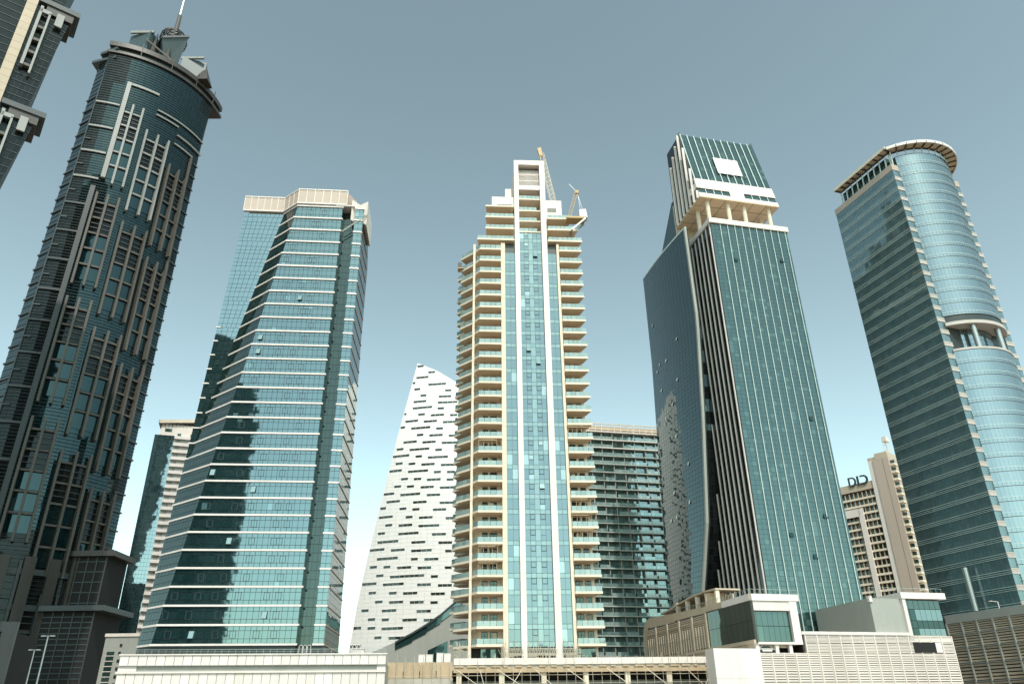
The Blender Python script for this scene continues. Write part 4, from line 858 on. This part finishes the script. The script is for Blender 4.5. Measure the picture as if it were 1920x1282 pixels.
    b.build('canopy_rim', WHITE, e)
    for k in range(0, 26, 2):
        k2 = min(k + 2, 26); q = .08
        L = lambda P, Q, t: (P[0] + (Q[0] - P[0]) * t, P[1] + (Q[1] - P[1]) * t)
        p0, p1, p2, p3 = L(arc[k], arc[k2], q), L(arc[k2], arc[k], q), L(arc2[k2], arc2[k], q), L(arc2[k], arc2[k2], q)
        MB().prism([p0, p1, p2, p3], zc + .35, zc + .5).build('canopy_panel', SOFF, e)
        MB().bar((arc[k][0], arc[k][1], zc + .35), (arc2[k][0], arc2[k][1], zc + .35), .35, .6).build('canopy_rib', BROWN, e)
        MB().bar((arc2[k][0], arc2[k][1], zc + .4), (arc2[k][0] * .97 + cx * .03, arc2[k][1] * .97 + cy * .03, 165.5), .35).build('canopy_post', MULL, e)
    b = MB()
    for k in range(26): b.prism([arc2[k], arc2[k + 1], (arc2[k + 1][0] * .97 + cx * .03, arc2[k + 1][1] * .97 + cy * .03), (arc2[k][0] * .97 + cx * .03, arc2[k][1] * .97 + cy * .03)], zc, zc + .6)
    b.build('canopy_inner_rim', BROWN, e)
    ymax = 23.0; MB().box(-1.0, -.75, -.2, ymax, zc, zc + 1.0).build('canopy_rim', CREAM, e); MB().box(1.8, 2.1, 1, ymax, zc, zc + .6).build('canopy_inner_rim', BROWN, e)
    for y in lin(.6, ymax, 9):
        MB().box(-.9, 2.0, y - .18, y + .18, zc, zc + .55).build('canopy_rib', BROWN, e); MB().bar((1.9, y, zc), (1.6, y, TOP + 2.2), .32).build('canopy_post', MULL, e)
    for u, v in zip(lin(.6, ymax, 9), lin(.6, ymax, 9)[1:]): MB().box(-.7, 1.7, u + .25, v - .25, zc + .35, zc + .5).build('canopy_panel', SOFF, e)
    # shiny pipe column down the lower flank
    MB().tube((-1.6, 11.4, 31), (-1.6, 11.4, 41.5), .7, 14).build('steel_column', STEEL, e)
    T.finish()
bay_tower()

def dark_podium():
    T = Thing('louvred_podium', 'shaded dark louvred podium at the foot of the round bay tower', 'building', (120.54, 190), 19.8); e = T.e; X = -6.0
    MB().box(X + .4, 30, -45, 17.2, 0, 30).build('structural_core', BROWN, e)
    MB().box(X, X + .5, -45, 17.3, 28.6, 30.3).build('parapet', GREY, e)
    ys_ = lin(-45, 17.3, 14); zr = [2, 7, 11, 15, 19, 22.6, 25.8, 28.5]
    for i in range(14):
        for z0, z1 in zip(zr, zr[1:]):
            if z0 < 10: continue
            mb = MB(); slat_panel(mb, (X + .15, ys_[i + 1] - .2), (X + .15, ys_[i] + .2), z0 + .15, z1 - .1, 5, .2); mb.build('louvre_panel', TAN, e)
    for y in ys_: MB().box(X - .12, X + .4, y - .2, y + .2, 0, 28.6).build('louvre_post', GREY, e)
    for z in zr: MB().box(X - .06, X + .4, -45, 17.3, z - .12, z + .1).build('louvre_rail', GREY, e)
    T.finish()
    M = T.mw
    l = Thing('roof_floodlight', 'small white arm floodlight on the shaded podium parapet', 'lamp', M @ Vector((-5.5, 1.6, 30.3)), 19.8)
    MB().tube((0, 0, 0), (0, 0, 1.5), .1, 8).build('post', WHITE, l.e); MB().tube((0, 0, 1.5), (-.3, 1.6, 1.9), .1, 8).build('arm', WHITE, l.e); MB().box(-.5, .0, 1.4, 2.0, 1.75, 1.95).build('lamp_head', WHITE, l.e)
dark_podium()

# ================================================================== beige hotel with roof letters
def letter_hotel():
    T = Thing('beige_hotel_block', 'beige block with dark roof letters between the two right-hand towers', 'building', (159.7, 330.3), -48); e = T.e
    MB().box(-26, -.3, 1.2, 16, 0, 101.0).build('wing_core', BROWN, e)
    MB().box(-26.2, -.2, -.1, 16, 98.2, 101.6).build('wing_parapet', TAN, e)
    FH = 3.3; z = 94.4; k = 0
    while z > 30:
        MB().box(-26, -.3, -.2, 1.2, z - .1, z + .75).build('balcony_front', CREAM, e)
        for x in lin(-25.6, -2.0, 12):
            d = MB().box(x + .3, x + 1.3, 1.05, 1.18, z + .75, z + 2.5).build('balcony_window', G_DOOR, e)
            MB().box(x - .12, x + .1, .1, 1.2, z + .7, z + 3.2).build('balcony_divider', TAN, e)
        z -= FH; k += 1
    MB().box(-26, -8.2, -.9, -.2, 87.0, 90.4).box(-8.9, -6.7, -.9, -.2, 30, 90.4).build('white_frame', PINKW, e)
    MB().box(.0, 2.3, -.6, 14, 0, 110).build('edge_fin', PINKW, e)
    MB().box(2.3, 9.2, -1.0, 14, 0, 110.2).build('blank_wall', BEIGE, e); MB().box(6.6, 6.7, -1.03, -1.0, 0, 110).build('wall_joint', BROWN, e)
    MB().box(0, 5, -.6, 13, 110, 111.4).box(3.5, 9.2, -1.0, 14, 110.2, 112.6).build('stair_head', TAN, e)
    zz = 106.0
    while zz > 30: MB().box(9.2, 11.3, -.6, 3, zz, zz + .9).build('end_balcony', CREAM, e); MB().box(9.2, 11.0, .5, .6, zz + .9, zz + 2.6).build('end_window', G_DOOR, e); zz -= 3.3
    mast = MB()
    for (x, y) in ((7.4, 2), (9.0, 2), (7.4, 5), (9.0, 5)): mast.bar((x, y, 112), (x, y, 120), .18)
    for z in (114, 116.5, 119): mast.bar((7.4, 2, z), (9, 2, z), .12).bar((7.4, 2, z), (9, 5, z), .12)
    mast.build('roof_frame', CREAM, e)
    MB().box(7.2, 9.2, 1.8, 5.2, 118, 120.2).build('roof_tank', PINKW, e)
    # letters D I and a reversed C, standing on the parapet
    def strokes(nm, pts_out, pts_in, x):
        b = MB(); n = len(pts_out)
        for i in range(n - 1):
            p, q, r_, s = pts_out[i], pts_out[i + 1], pts_in[i + 1], pts_in[i]
            b.hexa([(x + s[0], -.6, s[1]), (x + r_[0], -.6, r_[1]), (x + r_[0], -.2, r_[1]), (x + s[0], -.2, s[1]), (x + p[0], -.6, p[1]), (x + q[0], -.6, q[1]), (x + q[0], -.2, q[1]), (x + p[0], -.2, p[1])])
        b.build(nm, DGREY, e)
    H = 4.2; z0 = 100.6
    arc = [(.92 * math.cos(t), math.sin(t)) for t in lin(math.pi / 2, -math.pi / 2, 10)]
    strokes('sign_letter', [(0, z0 + H)] + [(1.5 + 2.0 * c, z0 + H / 2 + H / 2 * s) for c, s in arc] + [(0, z0)], [(0, z0 + H - .6)] + [(1.3 + 1.3 * c, z0 + H / 2 + (H / 2 - .6) * s) for c, s in arc] + [(0, z0 + .6)], -10.4)
    MB().box(-10.7, -10.0, -.62, -.18, z0 + .9, z0 + H).build('sign_letter', DGREY, e)
    MB().box(-6.7, -5.8, -.6, -.2, z0, z0 + H).build('sign_letter', DGREY, e)
    strokes('sign_letter', [(0, z0 + H)] + [(1.5 + 2.2 * c, z0 + H / 2 + H / 2 * s) for c, s in arc] + [(-.3, z0)], [(0, z0 + H - .7)] + [(1.3 + 1.4 * c, z0 + H / 2 + (H / 2 - .7) * s) for c, s in arc] + [(-.3, z0 + .7)], -5.1)
    T.finish()
letter_hotel()

# ================================================================== far tower behind the banded one
def far_tower():
    T = Thing('slatted_far_tower', 'distant pale tower with glass left half and white slats, behind the banded tower', 'tower', (-165, 330), 18); e = T.e
    MB().box(.2, 40, .2, 26, 0, 127.6).build('structural_core', DGREY, e)
    T.grid(lambda s, z: (s, .2, z), lin(0, 8.6, 7), lin(30, 127.5, 58), G_T2W, .04, .06)
    Z = lin(34, 126, 28)
    for z in Z:
        MB().box(8.7, 18.6, -.9, .2, z, z + 1.35).build('white_slat', WHITE, e)
        for x in (9.6, 15.2): MB().box(x, x + 1.6, -.0, .2, z + 1.4, z + 2.9).build('slat_window', G_DOOR, e)
    MB().box(8.6, 20, .0, .18, 30, 127.5).build('slat_wall', GREY, e)
    MB().box(2.0, 40, .1, 20, 127.6, 133.0).build('penthouse', PINKW, e); MB().box(4, 7, -.05, .1, 129.4, 130.8).build('penthouse_window', G_DOOR, e)
    MB().hexa([(.8, -1.2, 132.8), (40, -1.2, 137), (40, 18, 137), (.8, 18, 132.8), (.8, -1.2, 134.4), (40, -1.2, 138.6), (40, 18, 138.6), (.8, 18, 134.4)]).build('slanted_canopy', CREAM, e)
    for x in lin(2, 30, 18): z = 132.6 + (x - .8) * .107; MB().box(x, x + .35, -.9, 10, z - .7, z).build('canopy_fin', BROWN, e)
    T.finish()
far_tower()

def small_block():
    T = Thing('small_grey_block', 'small grey building with square windows at the left foot of the banded tower', 'building', (-111.8, 220), 0); e = T.e
    MB().box(0, 9, .1, 14, 0, 29.6).build('wall', GREY, e); MB().box(-.2, 9.2, -.2, 14.2, 29.6, 30.4).build('roof_edge', PINKW, e)
    for k in range(7):
        z = 27.0 - k * 1.95; MB().box(4.3, 4.95, -.03, .1, z, z + .75).build('window', BLACK, e)
    for k in range(12):
        z = 25.8 - k * 1.3; f = MB().box(1.2, 3.2, -.06, .1, z - .95, z).build('window', G_DOOR, e); MB().box(1.1, 3.3, -.12, .09, z - 1.12, z - .97).build('sill', PINKW, f)
    T.finish()
small_block()

# ================================================================== twin hotel towers
def hotel_tower():
    CX, CY, RR = -202.1, 310.0, 44.5
    T = Thing('hotel_tower', 'dark curved hotel tower with stepped balcony bays and a spire, full height in view', 'tower', (CX, CY), 0); e = T.e
    pol = lambda a, r, z: (r * math.cos(R(a)), r * math.sin(R(a)), z)
    A0, A1, TOP = -79.0, -10.0, 299.5
    arcp = lambda r, n=40, a=A0, b=A1: [pol(t, r, 0)[:2] for t in lin(a, b, n)]
    c0 = pol(A0, RR, 0); side = (c0[0] - 6.4, c0[1] + 3.6)
    # body with the glass flaring out at the top
    base = arcp(RR - .3) + [(22, 30), (-20, 20), (side[0] - 14, side[1] + 28), (side[0], side[1] + .3)]
    MB().prism(base, 0, TOP).build('structural_core', DGREY, e)
    zs = lin(38, TOP, 62)
    P = lambda s, z: pol(s, RR - .25 + max(0, (z - 262) / 40) ** 2 * 1.6, z)
    T.grid(P, lin(A0, A1, 22), zs, lambda i, j: G_DARK if (i < 4 and not (i > 1 and 40 < j < 58)) or (i > 18 and (j // 4) % 3 == 0) or j < 8 else G_MAR, .05, .08)  # dark left and foot panes: a reflection and shade put into the glass
    PS, l = wallP(side, c0[:2]); T.grid(lambda s, z: PS(s, z), lin(0, l, 4), zs, G_MAR, .05, .08)
    MB().bar((c0[0], c0[1] - .1, 40), (c0[0], c0[1] - .1, 297), .5).build('corner_strip', HGREY, e)
    # horizontal louvre lines
    bays = []
    for (a, b, t0) in ((-64.2, -53.2, 267.5), (-48.6, -35.4, 256.5), (-31.6, -18.6, 244.6)):
        for k in range(5): bays.append((a, b, t0 - 52.6 * k - 41, t0 - 52.6 * k, k))
    inbay = lambda a, z: any(p[0] - .5 < a < p[1] + .5 and p[2] < z < p[3] for p in bays)
    mb = MB(); z = 40.0
    while z < TOP:
        rr = RR + .12 + max(0, (z - 262) / 40) ** 2 * 1.6
        for a, b in zip(lin(A0, A1, 24), lin(A0, A1, 24)[1:]):
            if inbay((a + b) / 2, z): continue
            p, q = pol(a, rr, z), pol(b, rr, z); mb.wall(p[:2], q[:2], z - .05, z + .05, .12, .2)
        z += 1.42
    mb.build('louvre_lines', HLINE, e, kind='stuff')
    mb = MB(); z = 40.0
    while z < TOP: mb.wall(side, c0[:2], z - .06, z + .06, .25, .3); z += 2.8
    mb.build('side_louvre_lines', HGREY, e, kind='stuff')
    def ring(nm, mat, a, b, z0, z1, r0, r1, n=None):
        n = n or max(1, int(abs(b - a) / 3)); m_ = MB(); L = lin(a, b, n)
        for u, v in zip(L, L[1:]): m_.prism([pol(u, r0, 0)[:2], pol(u, r1, 0)[:2], pol(v, r1, 0)[:2], pol(v, r0, 0)[:2]], z0, z1)
        return m_.build(nm, mat, e)
    # ledges left and right of the bays; light painted in, upper ones pale
    for k in range(16):
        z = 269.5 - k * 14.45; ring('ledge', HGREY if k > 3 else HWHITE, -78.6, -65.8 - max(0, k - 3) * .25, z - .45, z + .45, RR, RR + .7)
        MB().wall((side[0] - .3, side[1]), c0[:2], z + 3, z + 3.7, .5, .7).build('ledge', HGREY, e); MB().wall((side[0] - .3, side[1]), c0[:2], z - 4.2, z - 3.5, .5, .7).build('ledge', HGREY, e)
        if k > 1: ring('short_ledge', HGREY, -78.6, -75.5, z + 6.5, z + 7.1, RR, RR + .5)
    for k in range(30):
        z = 259.3 - k * 7.3; ring('ledge', HGREY, -18 if k > 2 else -14, -9.8, z - .3, z + .3, RR, RR + .55)
    for (a, b, z) in ((-45.4, -9.8, 274.7), (-45.6, -31, 271.8), (-30.5, -9.8, 267), (-31, -16.6, 261.5)): ring('ledge', HWHITE, a, b, z - .35, z + .35, RR + .1, RR + .9)
    ring('corner_pier', HFIN, -17.8, -16.2, 139, 261, RR, RR + .8, 1); ring('corner_pier', HGREY, -68.5, -66, 40, 222, RR, RR + .9, 1)
    ring('tall_fin', HWHITE, -64.9, -62.6, 227, 284, RR, RR + 1.6, 1); ring('fin_arm', HWHITE, -62.6, -46.8, 282.9, 284.2, RR, RR + 1.1)
    # balcony bays: three fins, five rows, dark loggias behind
    for (a, b, z0, z1, k) in bays:
        am = (a + b) / 2; lit = HWHITE if z0 > 210 else (HFIN if a > -33 else HFIN)  # fins pale high up, darker below: light and shade painted in
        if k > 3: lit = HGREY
        for u in (a, am, b):
            if abs(u + 64.2) < .1 and k == 0: continue
            m_ = MB(); p0, p1, q0, q1 = pol(u - .55, RR, 0), pol(u - .55, RR + 2.0, 0), pol(u + .55, RR, 0), pol(u + .55, RR + 2.0, 0)
            m_.hexa([(*p0[:2], z0 - 2), (*p1[:2], z0 - 2), (*q1[:2], z0 - 2), (*q0[:2], z0 - 2), (*p0[:2], z1 + .5), (*p1[:2], z1 + 3.6), (*q1[:2], z1 + 3.6), (*q0[:2], z1 + .5)]); m_.build('bay_fin', lit, e)
        for i in range(5):
            z = z0 + 1.0 + i * 7.9
            for (u, v) in ((a + .6, am - .6), (am + .6, b - .6)):
                ring('bay_sill', lit, u, v, z + 6.9, z + 7.7, RR + .05, RR + 1.0, 2)
                w_ = ring('loggia', G_DARK if i > 2 else G_MAR, u, v, z + .3, z + 6.8, RR, RR + .1, 2)
                if i > 2:
                    for zz in (z + 2.2, z + 4.4): ring('loggia_rail', HGREY, u, v, zz, zz + .3, RR + .1, RR + .5, 2)
    # eaves
    for (z0, z1, r1, m_) in ((299.5, 301.0, RR + 2.3, BROWN), (301.0, 304.2, RR + .3, DGREY), (304.2, 307.0, RR + 2.0, BROWN)): ring('eave', m_, A0 - 1, 1, z0, z1, RR - 12, r1, 36)
    MB().prism([(side[0] - 3, side[1] - 1.5), (c0[0] + 4, c0[1] - 1.2), (c0[0] + 4, c0[1] + 6), (side[0] - 3, side[1] + 6)], 296.5, 298).build('eave', HGREY, e)
    MB().prism([(side[0] + .5, side[1] - 2.2), (c0[0] + 4, c0[1] - 2.2), (c0[0] + 4, c0[1] + 6), (side[0] + .5, side[1] + 6)], 301.2, 302.8).build('eave', HGREY, e)
    for a in (-62, -44, -27, -11): MB().bar(pol(a, RR + 1.6, 299.4), pol(a, RR + 2.2, 309.6), .3).build('eave_bracket', HFIN, e)
    MB().prism(arcp(RR - 6, 20, A0, -8) + [(14, 24), (-20, 20)], 299.6, 308).build('roof_drum', DGREY, e)
    # crown blocks, globe and spire
    def block(x, y, wx, wy, z0, z1, ang, mat, slope=0):
        c, s = math.cos(R(ang)), math.sin(R(ang)); f = lambda u, v: (x + u * c - v * s, y + u * s + v * c)
        q = [f(-wx, -wy), f(wx, -wy), f(wx, wy), f(-wx, wy)]
        return MB().loft([(*p, z0) for p in q], [(q[0][0], q[0][1], z1), (q[1][0], q[1][1], z1 + slope), (q[2][0], q[2][1], z1 + slope), (q[3][0], q[3][1], z1)]).build('crown_block', mat, e)
    block(8, -20, 6, 4, 306, 336, -12, HLINE, 1); MB().box(2, 14.4, -25, -24, 336, 337.6).build('crown_cap', HWHITE, e)
    block(36, -17, 6, 4, 306, 320, 20, HLINE); MB().box(30.5, 42.5, -22, -21, 320, 321.4).build('crown_cap', HWHITE, e)
    for (x, y, z1, w_) in ((13, -14, 352, 2.2), (15, -22, 338, 2.5), (43, -18, 317, 3.5), (22, -20, 330, 4)):
        MB().loft([(x - w_, y - w_, 306), (x + w_, y - w_, 306), (x + w_, y + w_, 306), (x - w_, y + w_, 306)], [(x - .2, y - .2, z1), (x + .2, y - .2, z1), (x + .2, y + .2, z1), (x - .2, y + .2, z1)]).build('crown_blade', BROWN, e)
    MB().loft([(16, -15, 320), (20, -19, 320), (25, -15, 320), (20, -9, 320)], [(13, -16, 336), (19, -24, 333), (29, -17, 341), (20, -6, 338)]).build('crown_prow', HLINE, e)
    MB().bar((13, -16, 336.4), (19, -24, 333.4), 1.2).bar((19, -24, 333.4), (29, -17, 341.4), 1.2).build('prow_edge', HGREY, e)
    MB().bar((12, -26, 330), (32, -26, 311), .8).build('roof_rail', HFIN, e)
    gl = MB(); gx, gy_, gz, gr = 18, -12, 344, 7
    for i in range(10):
        for t in range(14):
            f = lambda la, lo: Vector((gx + gr * math.cos(la) * math.cos(lo), gy_ + gr * math.cos(la) * math.sin(lo), gz + gr * math.sin(la)))
            la, lb, lo, l2 = -1.5 + i * .3, -1.5 + (i + 1) * .3, t * .449, (t + 1) * .449
            gl.bar(f(la, lo), f(lb, l2), .35); gl.bar(f(la, lo), f(la, l2), .3)
    gl.build('globe_lattice', BROWN, e)
    MB().tube((18, -12, 336), (18, -12, 350), 3.6, 12, 1.6).build('globe_core', BLACK, e)
    MB().tube((18, -12, 349), (18, -12, 364), 1.3, 12, 1.0).build('spire_base', HFIN, e); MB().tube((18, -12, 364), (18, -12, 400), .55, 8, .15).build('spire', STEEL, e)
    # low wings on the right
    MB().box(34, 51, -24, -8, 0, 64).build('low_wing', BLACK, e); MB().box(33, 54.2, -25.5, -8, 64, 66).build('low_cornice', BROWN, e)
    MB().box(36, 54, -30, -10, 0, 44).build('low_wing', BLACK, e); MB().box(35, 58, -32, -9, 44, 45.8).build('low_cornice', HGREY, e)
    for (x0, x1, y0, z1) in ((34, 51, -24, 64), (36, 54, -30, 44)):
        for z in lin(22, z1 - 2, 11): MB().box(x0 - .1, x1 + .1, y0 - .15, y0, z, z + .3).build('wing_louvre', HLINE, e)
        for x in lin(x0, x1, 5): MB().box(x - .2, x + .2, y0 - .25, y0, 0, z1).build('wing_mullion', BROWN, e)
    # heavy base, its shade put into dark brown and grey colours
    for a in (-72, -62, -52, -42, -31, -20): ring('base_pier', BROWN, a, a + 4.5, 0, 62, RR, RR + 2.5, 2)
    for z in (20, 32, 44, 56): ring('base_ledge', HGREY, -70, -20, z, z + 2, RR, RR + 1.2)
    MB().prism(arcp(RR + .2, 24, A0, -10) + [(0, 0)], 0, 38).build('base_wall', BROWN, e)
    T.finish(limit=300)
hotel_tower()

def twin_tower():
    T = Thing('near_hotel_tower', 'dark tower with a tan pier cropped by the top left corner', 'tower', (-122, 150), 38); e = T.e
    def xr(z): return interp([(0, -12), (90, -9), (118, -5), (150.9, -.4), (151, -3.6), (187.9, -.6), (188, -3.6), (225, -.6), (225.1, -3.6), (300, 2)], z)
    def tier(z0, z1, nm):
        rg = lambda z, x: [(-55, .2, z), (x, .2, z), (x, 14, z), (-20, 42, z), (-55, 40, z)]
        MB().loft(rg(z0, xr(z0 + .05)), rg(z1, xr(z1 - .05))).build(nm, DGREY, e)
    tier(0, 90, 'tower_tier'); tier(90, 118, 'tower_tier'); tier(118, 151, 'tower_tier'); tier(151, 188, 'tower_tier'); tier(188, 225, 'tower_tier'); tier(225, 300, 'tower_tier')
    T.grid(lambda s, z: (s, .2, z), lin(-40, -11.6, 14), lin(60, 300, 50), G_DARK, .04, .06)
    
    T.grid(lambda s, z: (-9.2 + (xr(z) + 9.2) * s, .2, z), lin(0, 1, 5), lin(119, 150.8, 14), G_DARK, .05, .06); T.grid(lambda s, z: (-9.2 + (xr(z) + 9.2) * s, .2, z), lin(0, 1, 5), lin(151.2, 187.8, 16), G_DARK, .05, .06); T.grid(lambda s, z: (-9.2 + (xr(z) + 9.2) * s, .2, z), lin(0, 1, 5), lin(188.2, 224.8, 16), G_DARK, .05, .06)
    z = 40
    while z < 300: MB().box(-11.6, -9.2, -1.0, .2, z + .03, z + 2.37).build('pier_panel', TAN, e); z += 2.4
    m_ = MB(); z = 60
    while z < 300: m_.box(-40, -11.6, .0, .2, z, z + .12).box(-9.2, max(-9.1, xr(z)), -.0, .2, z, z + .12); z += 2.4
    m_.build('louvre_lines', HLINE, e, kind='stuff')
    for k in range(1, 4):
        zl = 151 + 37 * (k - 1)
        MB().prism([(-9, -1.0), (.9, -1.0), (.9, 8), (-9, 8)], zl - 1.6, zl).build('ledge', HGREY, e); MB().prism([(-7, -.6), (-.4, -.6), (-.4, 8), (-7, 8)], zl - 4.4, zl - 1.6).build('ledge_drum', BROWN, e)
        zt = zl - 5
        MB().box(-8.3, -7.6, -1.5, .2, zt - 20, zt + 1.5).box(-6.0, -5.5, -1.5, .2, zt - 22, zt).box(-8.3, -5.5, -1.5, -.9, zt - .6, zt + .6).build('bracket_frame', HWHITE, e)
        MB().box(-4.2, -2.4, -1.2, -.6, zt - 3, zt + 1.5).build('ledge_fin', HWHITE, e)
        for i in range(4): MB().box(-7.6, -6.0, -1.2, .2, zt - 6 - i * 4.6, zt - 5.2 - i * 4.6).build('bay_sill', HFIN, e)
    T.finish(limit=200)
twin_tower()

def hotel_podium():
    T = Thing('hotel_podium', 'dark louvred hotel podium with a grey portal frame in the bottom left corner', 'building', (-150, 215), 12); e = T.e
    MB().box(-60, 14, .5, 20, 0, 31).build('structural_core', BLACK, e)
    MB().box(-60, 15, -.6, .5, 31, 33.5).box(11.5, 15, -.6, .5, 0, 31).build('portal_frame', HGREY, e); MB().box(-60, 11.4, -.3, .5, 14.8, 17.0).build('portal_rail', HGREY, e)
    for k in range(16): MB().box(-60, 11.4, .2, .5, 17.5 + k * .85, 17.8 + k * .85).build('louvre_slat', BROWN, e)
    T.finish()
hotel_podium()

# ------------------------------------------------------------------ street lamps
def lamp(x, y, h, label):
    T = Thing('street_lamp', label, 'street lamp', (x, y), 0, 'street lamps in the bottom left corner')
    MB().tube((0, 0, 0), (0, 0, h), .10, 10, .05).build('pole', STEEL, T.e); MB().tube((0, 0, 0), (0, 0, .6), .2, 10).build('pole_base', STEEL, T.e)
    MB().bar((-.4, 0, h), (.4, 0, h + .02), .06).build('crossarm', STEEL, T.e)
    for s in (-1, 1): MB().hexa([(s * .4 - .2, -.1, h - .04), (s * .4 + .2, -.1, h - .04), (s * .4 + .2, .1, h - .04), (s * .4 - .2, .1, h - .04), (s * .4 - .17, -.06, h + .05), (s * .4 + .17, -.06, h + .05), (s * .4 + .17, .06, h + .05), (s * .4 - .17, .06, h + .05)]).build('lamp_head', STEEL, T.e)
lamp(-40.6, 70, 15.0, 'taller double-headed street lamp in the bottom left corner')
lamp(-48.6, 82, 14.9, 'shorter double-headed street lamp left of the taller one')

# ------------------------------------------------------------------ dark tower across the road, mirrored in the banded tower
def mirrored_tower():
    T = Thing('mirrored_dark_tower', 'dark tower seen only as the reflection in the banded glass tower', 'tower', (-135, -70), 0); e = T.e
    MB().prism([(-38, -28), (28, -28), (33, 10), (22, 26), (-38, 26)], 0, 172).build('body', G_DARK, e)
    for k in range(20): MB().prism([(-38.6, -28.6), (28.6, -28.6), (33.7, 10), (22.4, 26.6), (-38.6, 26.6)], 8 + k * 8.2, 9.1 + k * 8.2).build('floor_ledge', BROWN, e)
    MB().box(-30, 14, -20, 18, 172, 178).build('roof_drum', BROWN, e)
mirrored_tower()


def unseen_city():  # blocks added out of view to darken the low reflections
    rnd = random.Random(3); b = MB()
    for k in range(46):
        x = -620 + k * 28 + rnd.uniform(-8, 8); y = -330 - rnd.uniform(0, 160); w_, d = rnd.uniform(9, 16), rnd.uniform(10, 16); h = rnd.choice((34, 42, 50, 58)) * rnd.uniform(.9, 1.15)
        b.box(x - w_, x + w_, y - d, y + d, 0, h).box(x - w_ * .5, x + w_ * .4, y - d * .5, y + d * .5, h, h + rnd.uniform(3, 9))
        for z in lin(6, h - 3, max(3, int(h / 9))): b.box(x - w_ - .4, x + w_ + .4, y - d - .4, y + d + .4, z, z + 1.6)
    o = b.build('unseen_city', GREY, kind='stuff'); tag(o, 'unseen city blocks added behind the viewer to darken low reflections in the glass towers', 'city')
unseen_city()
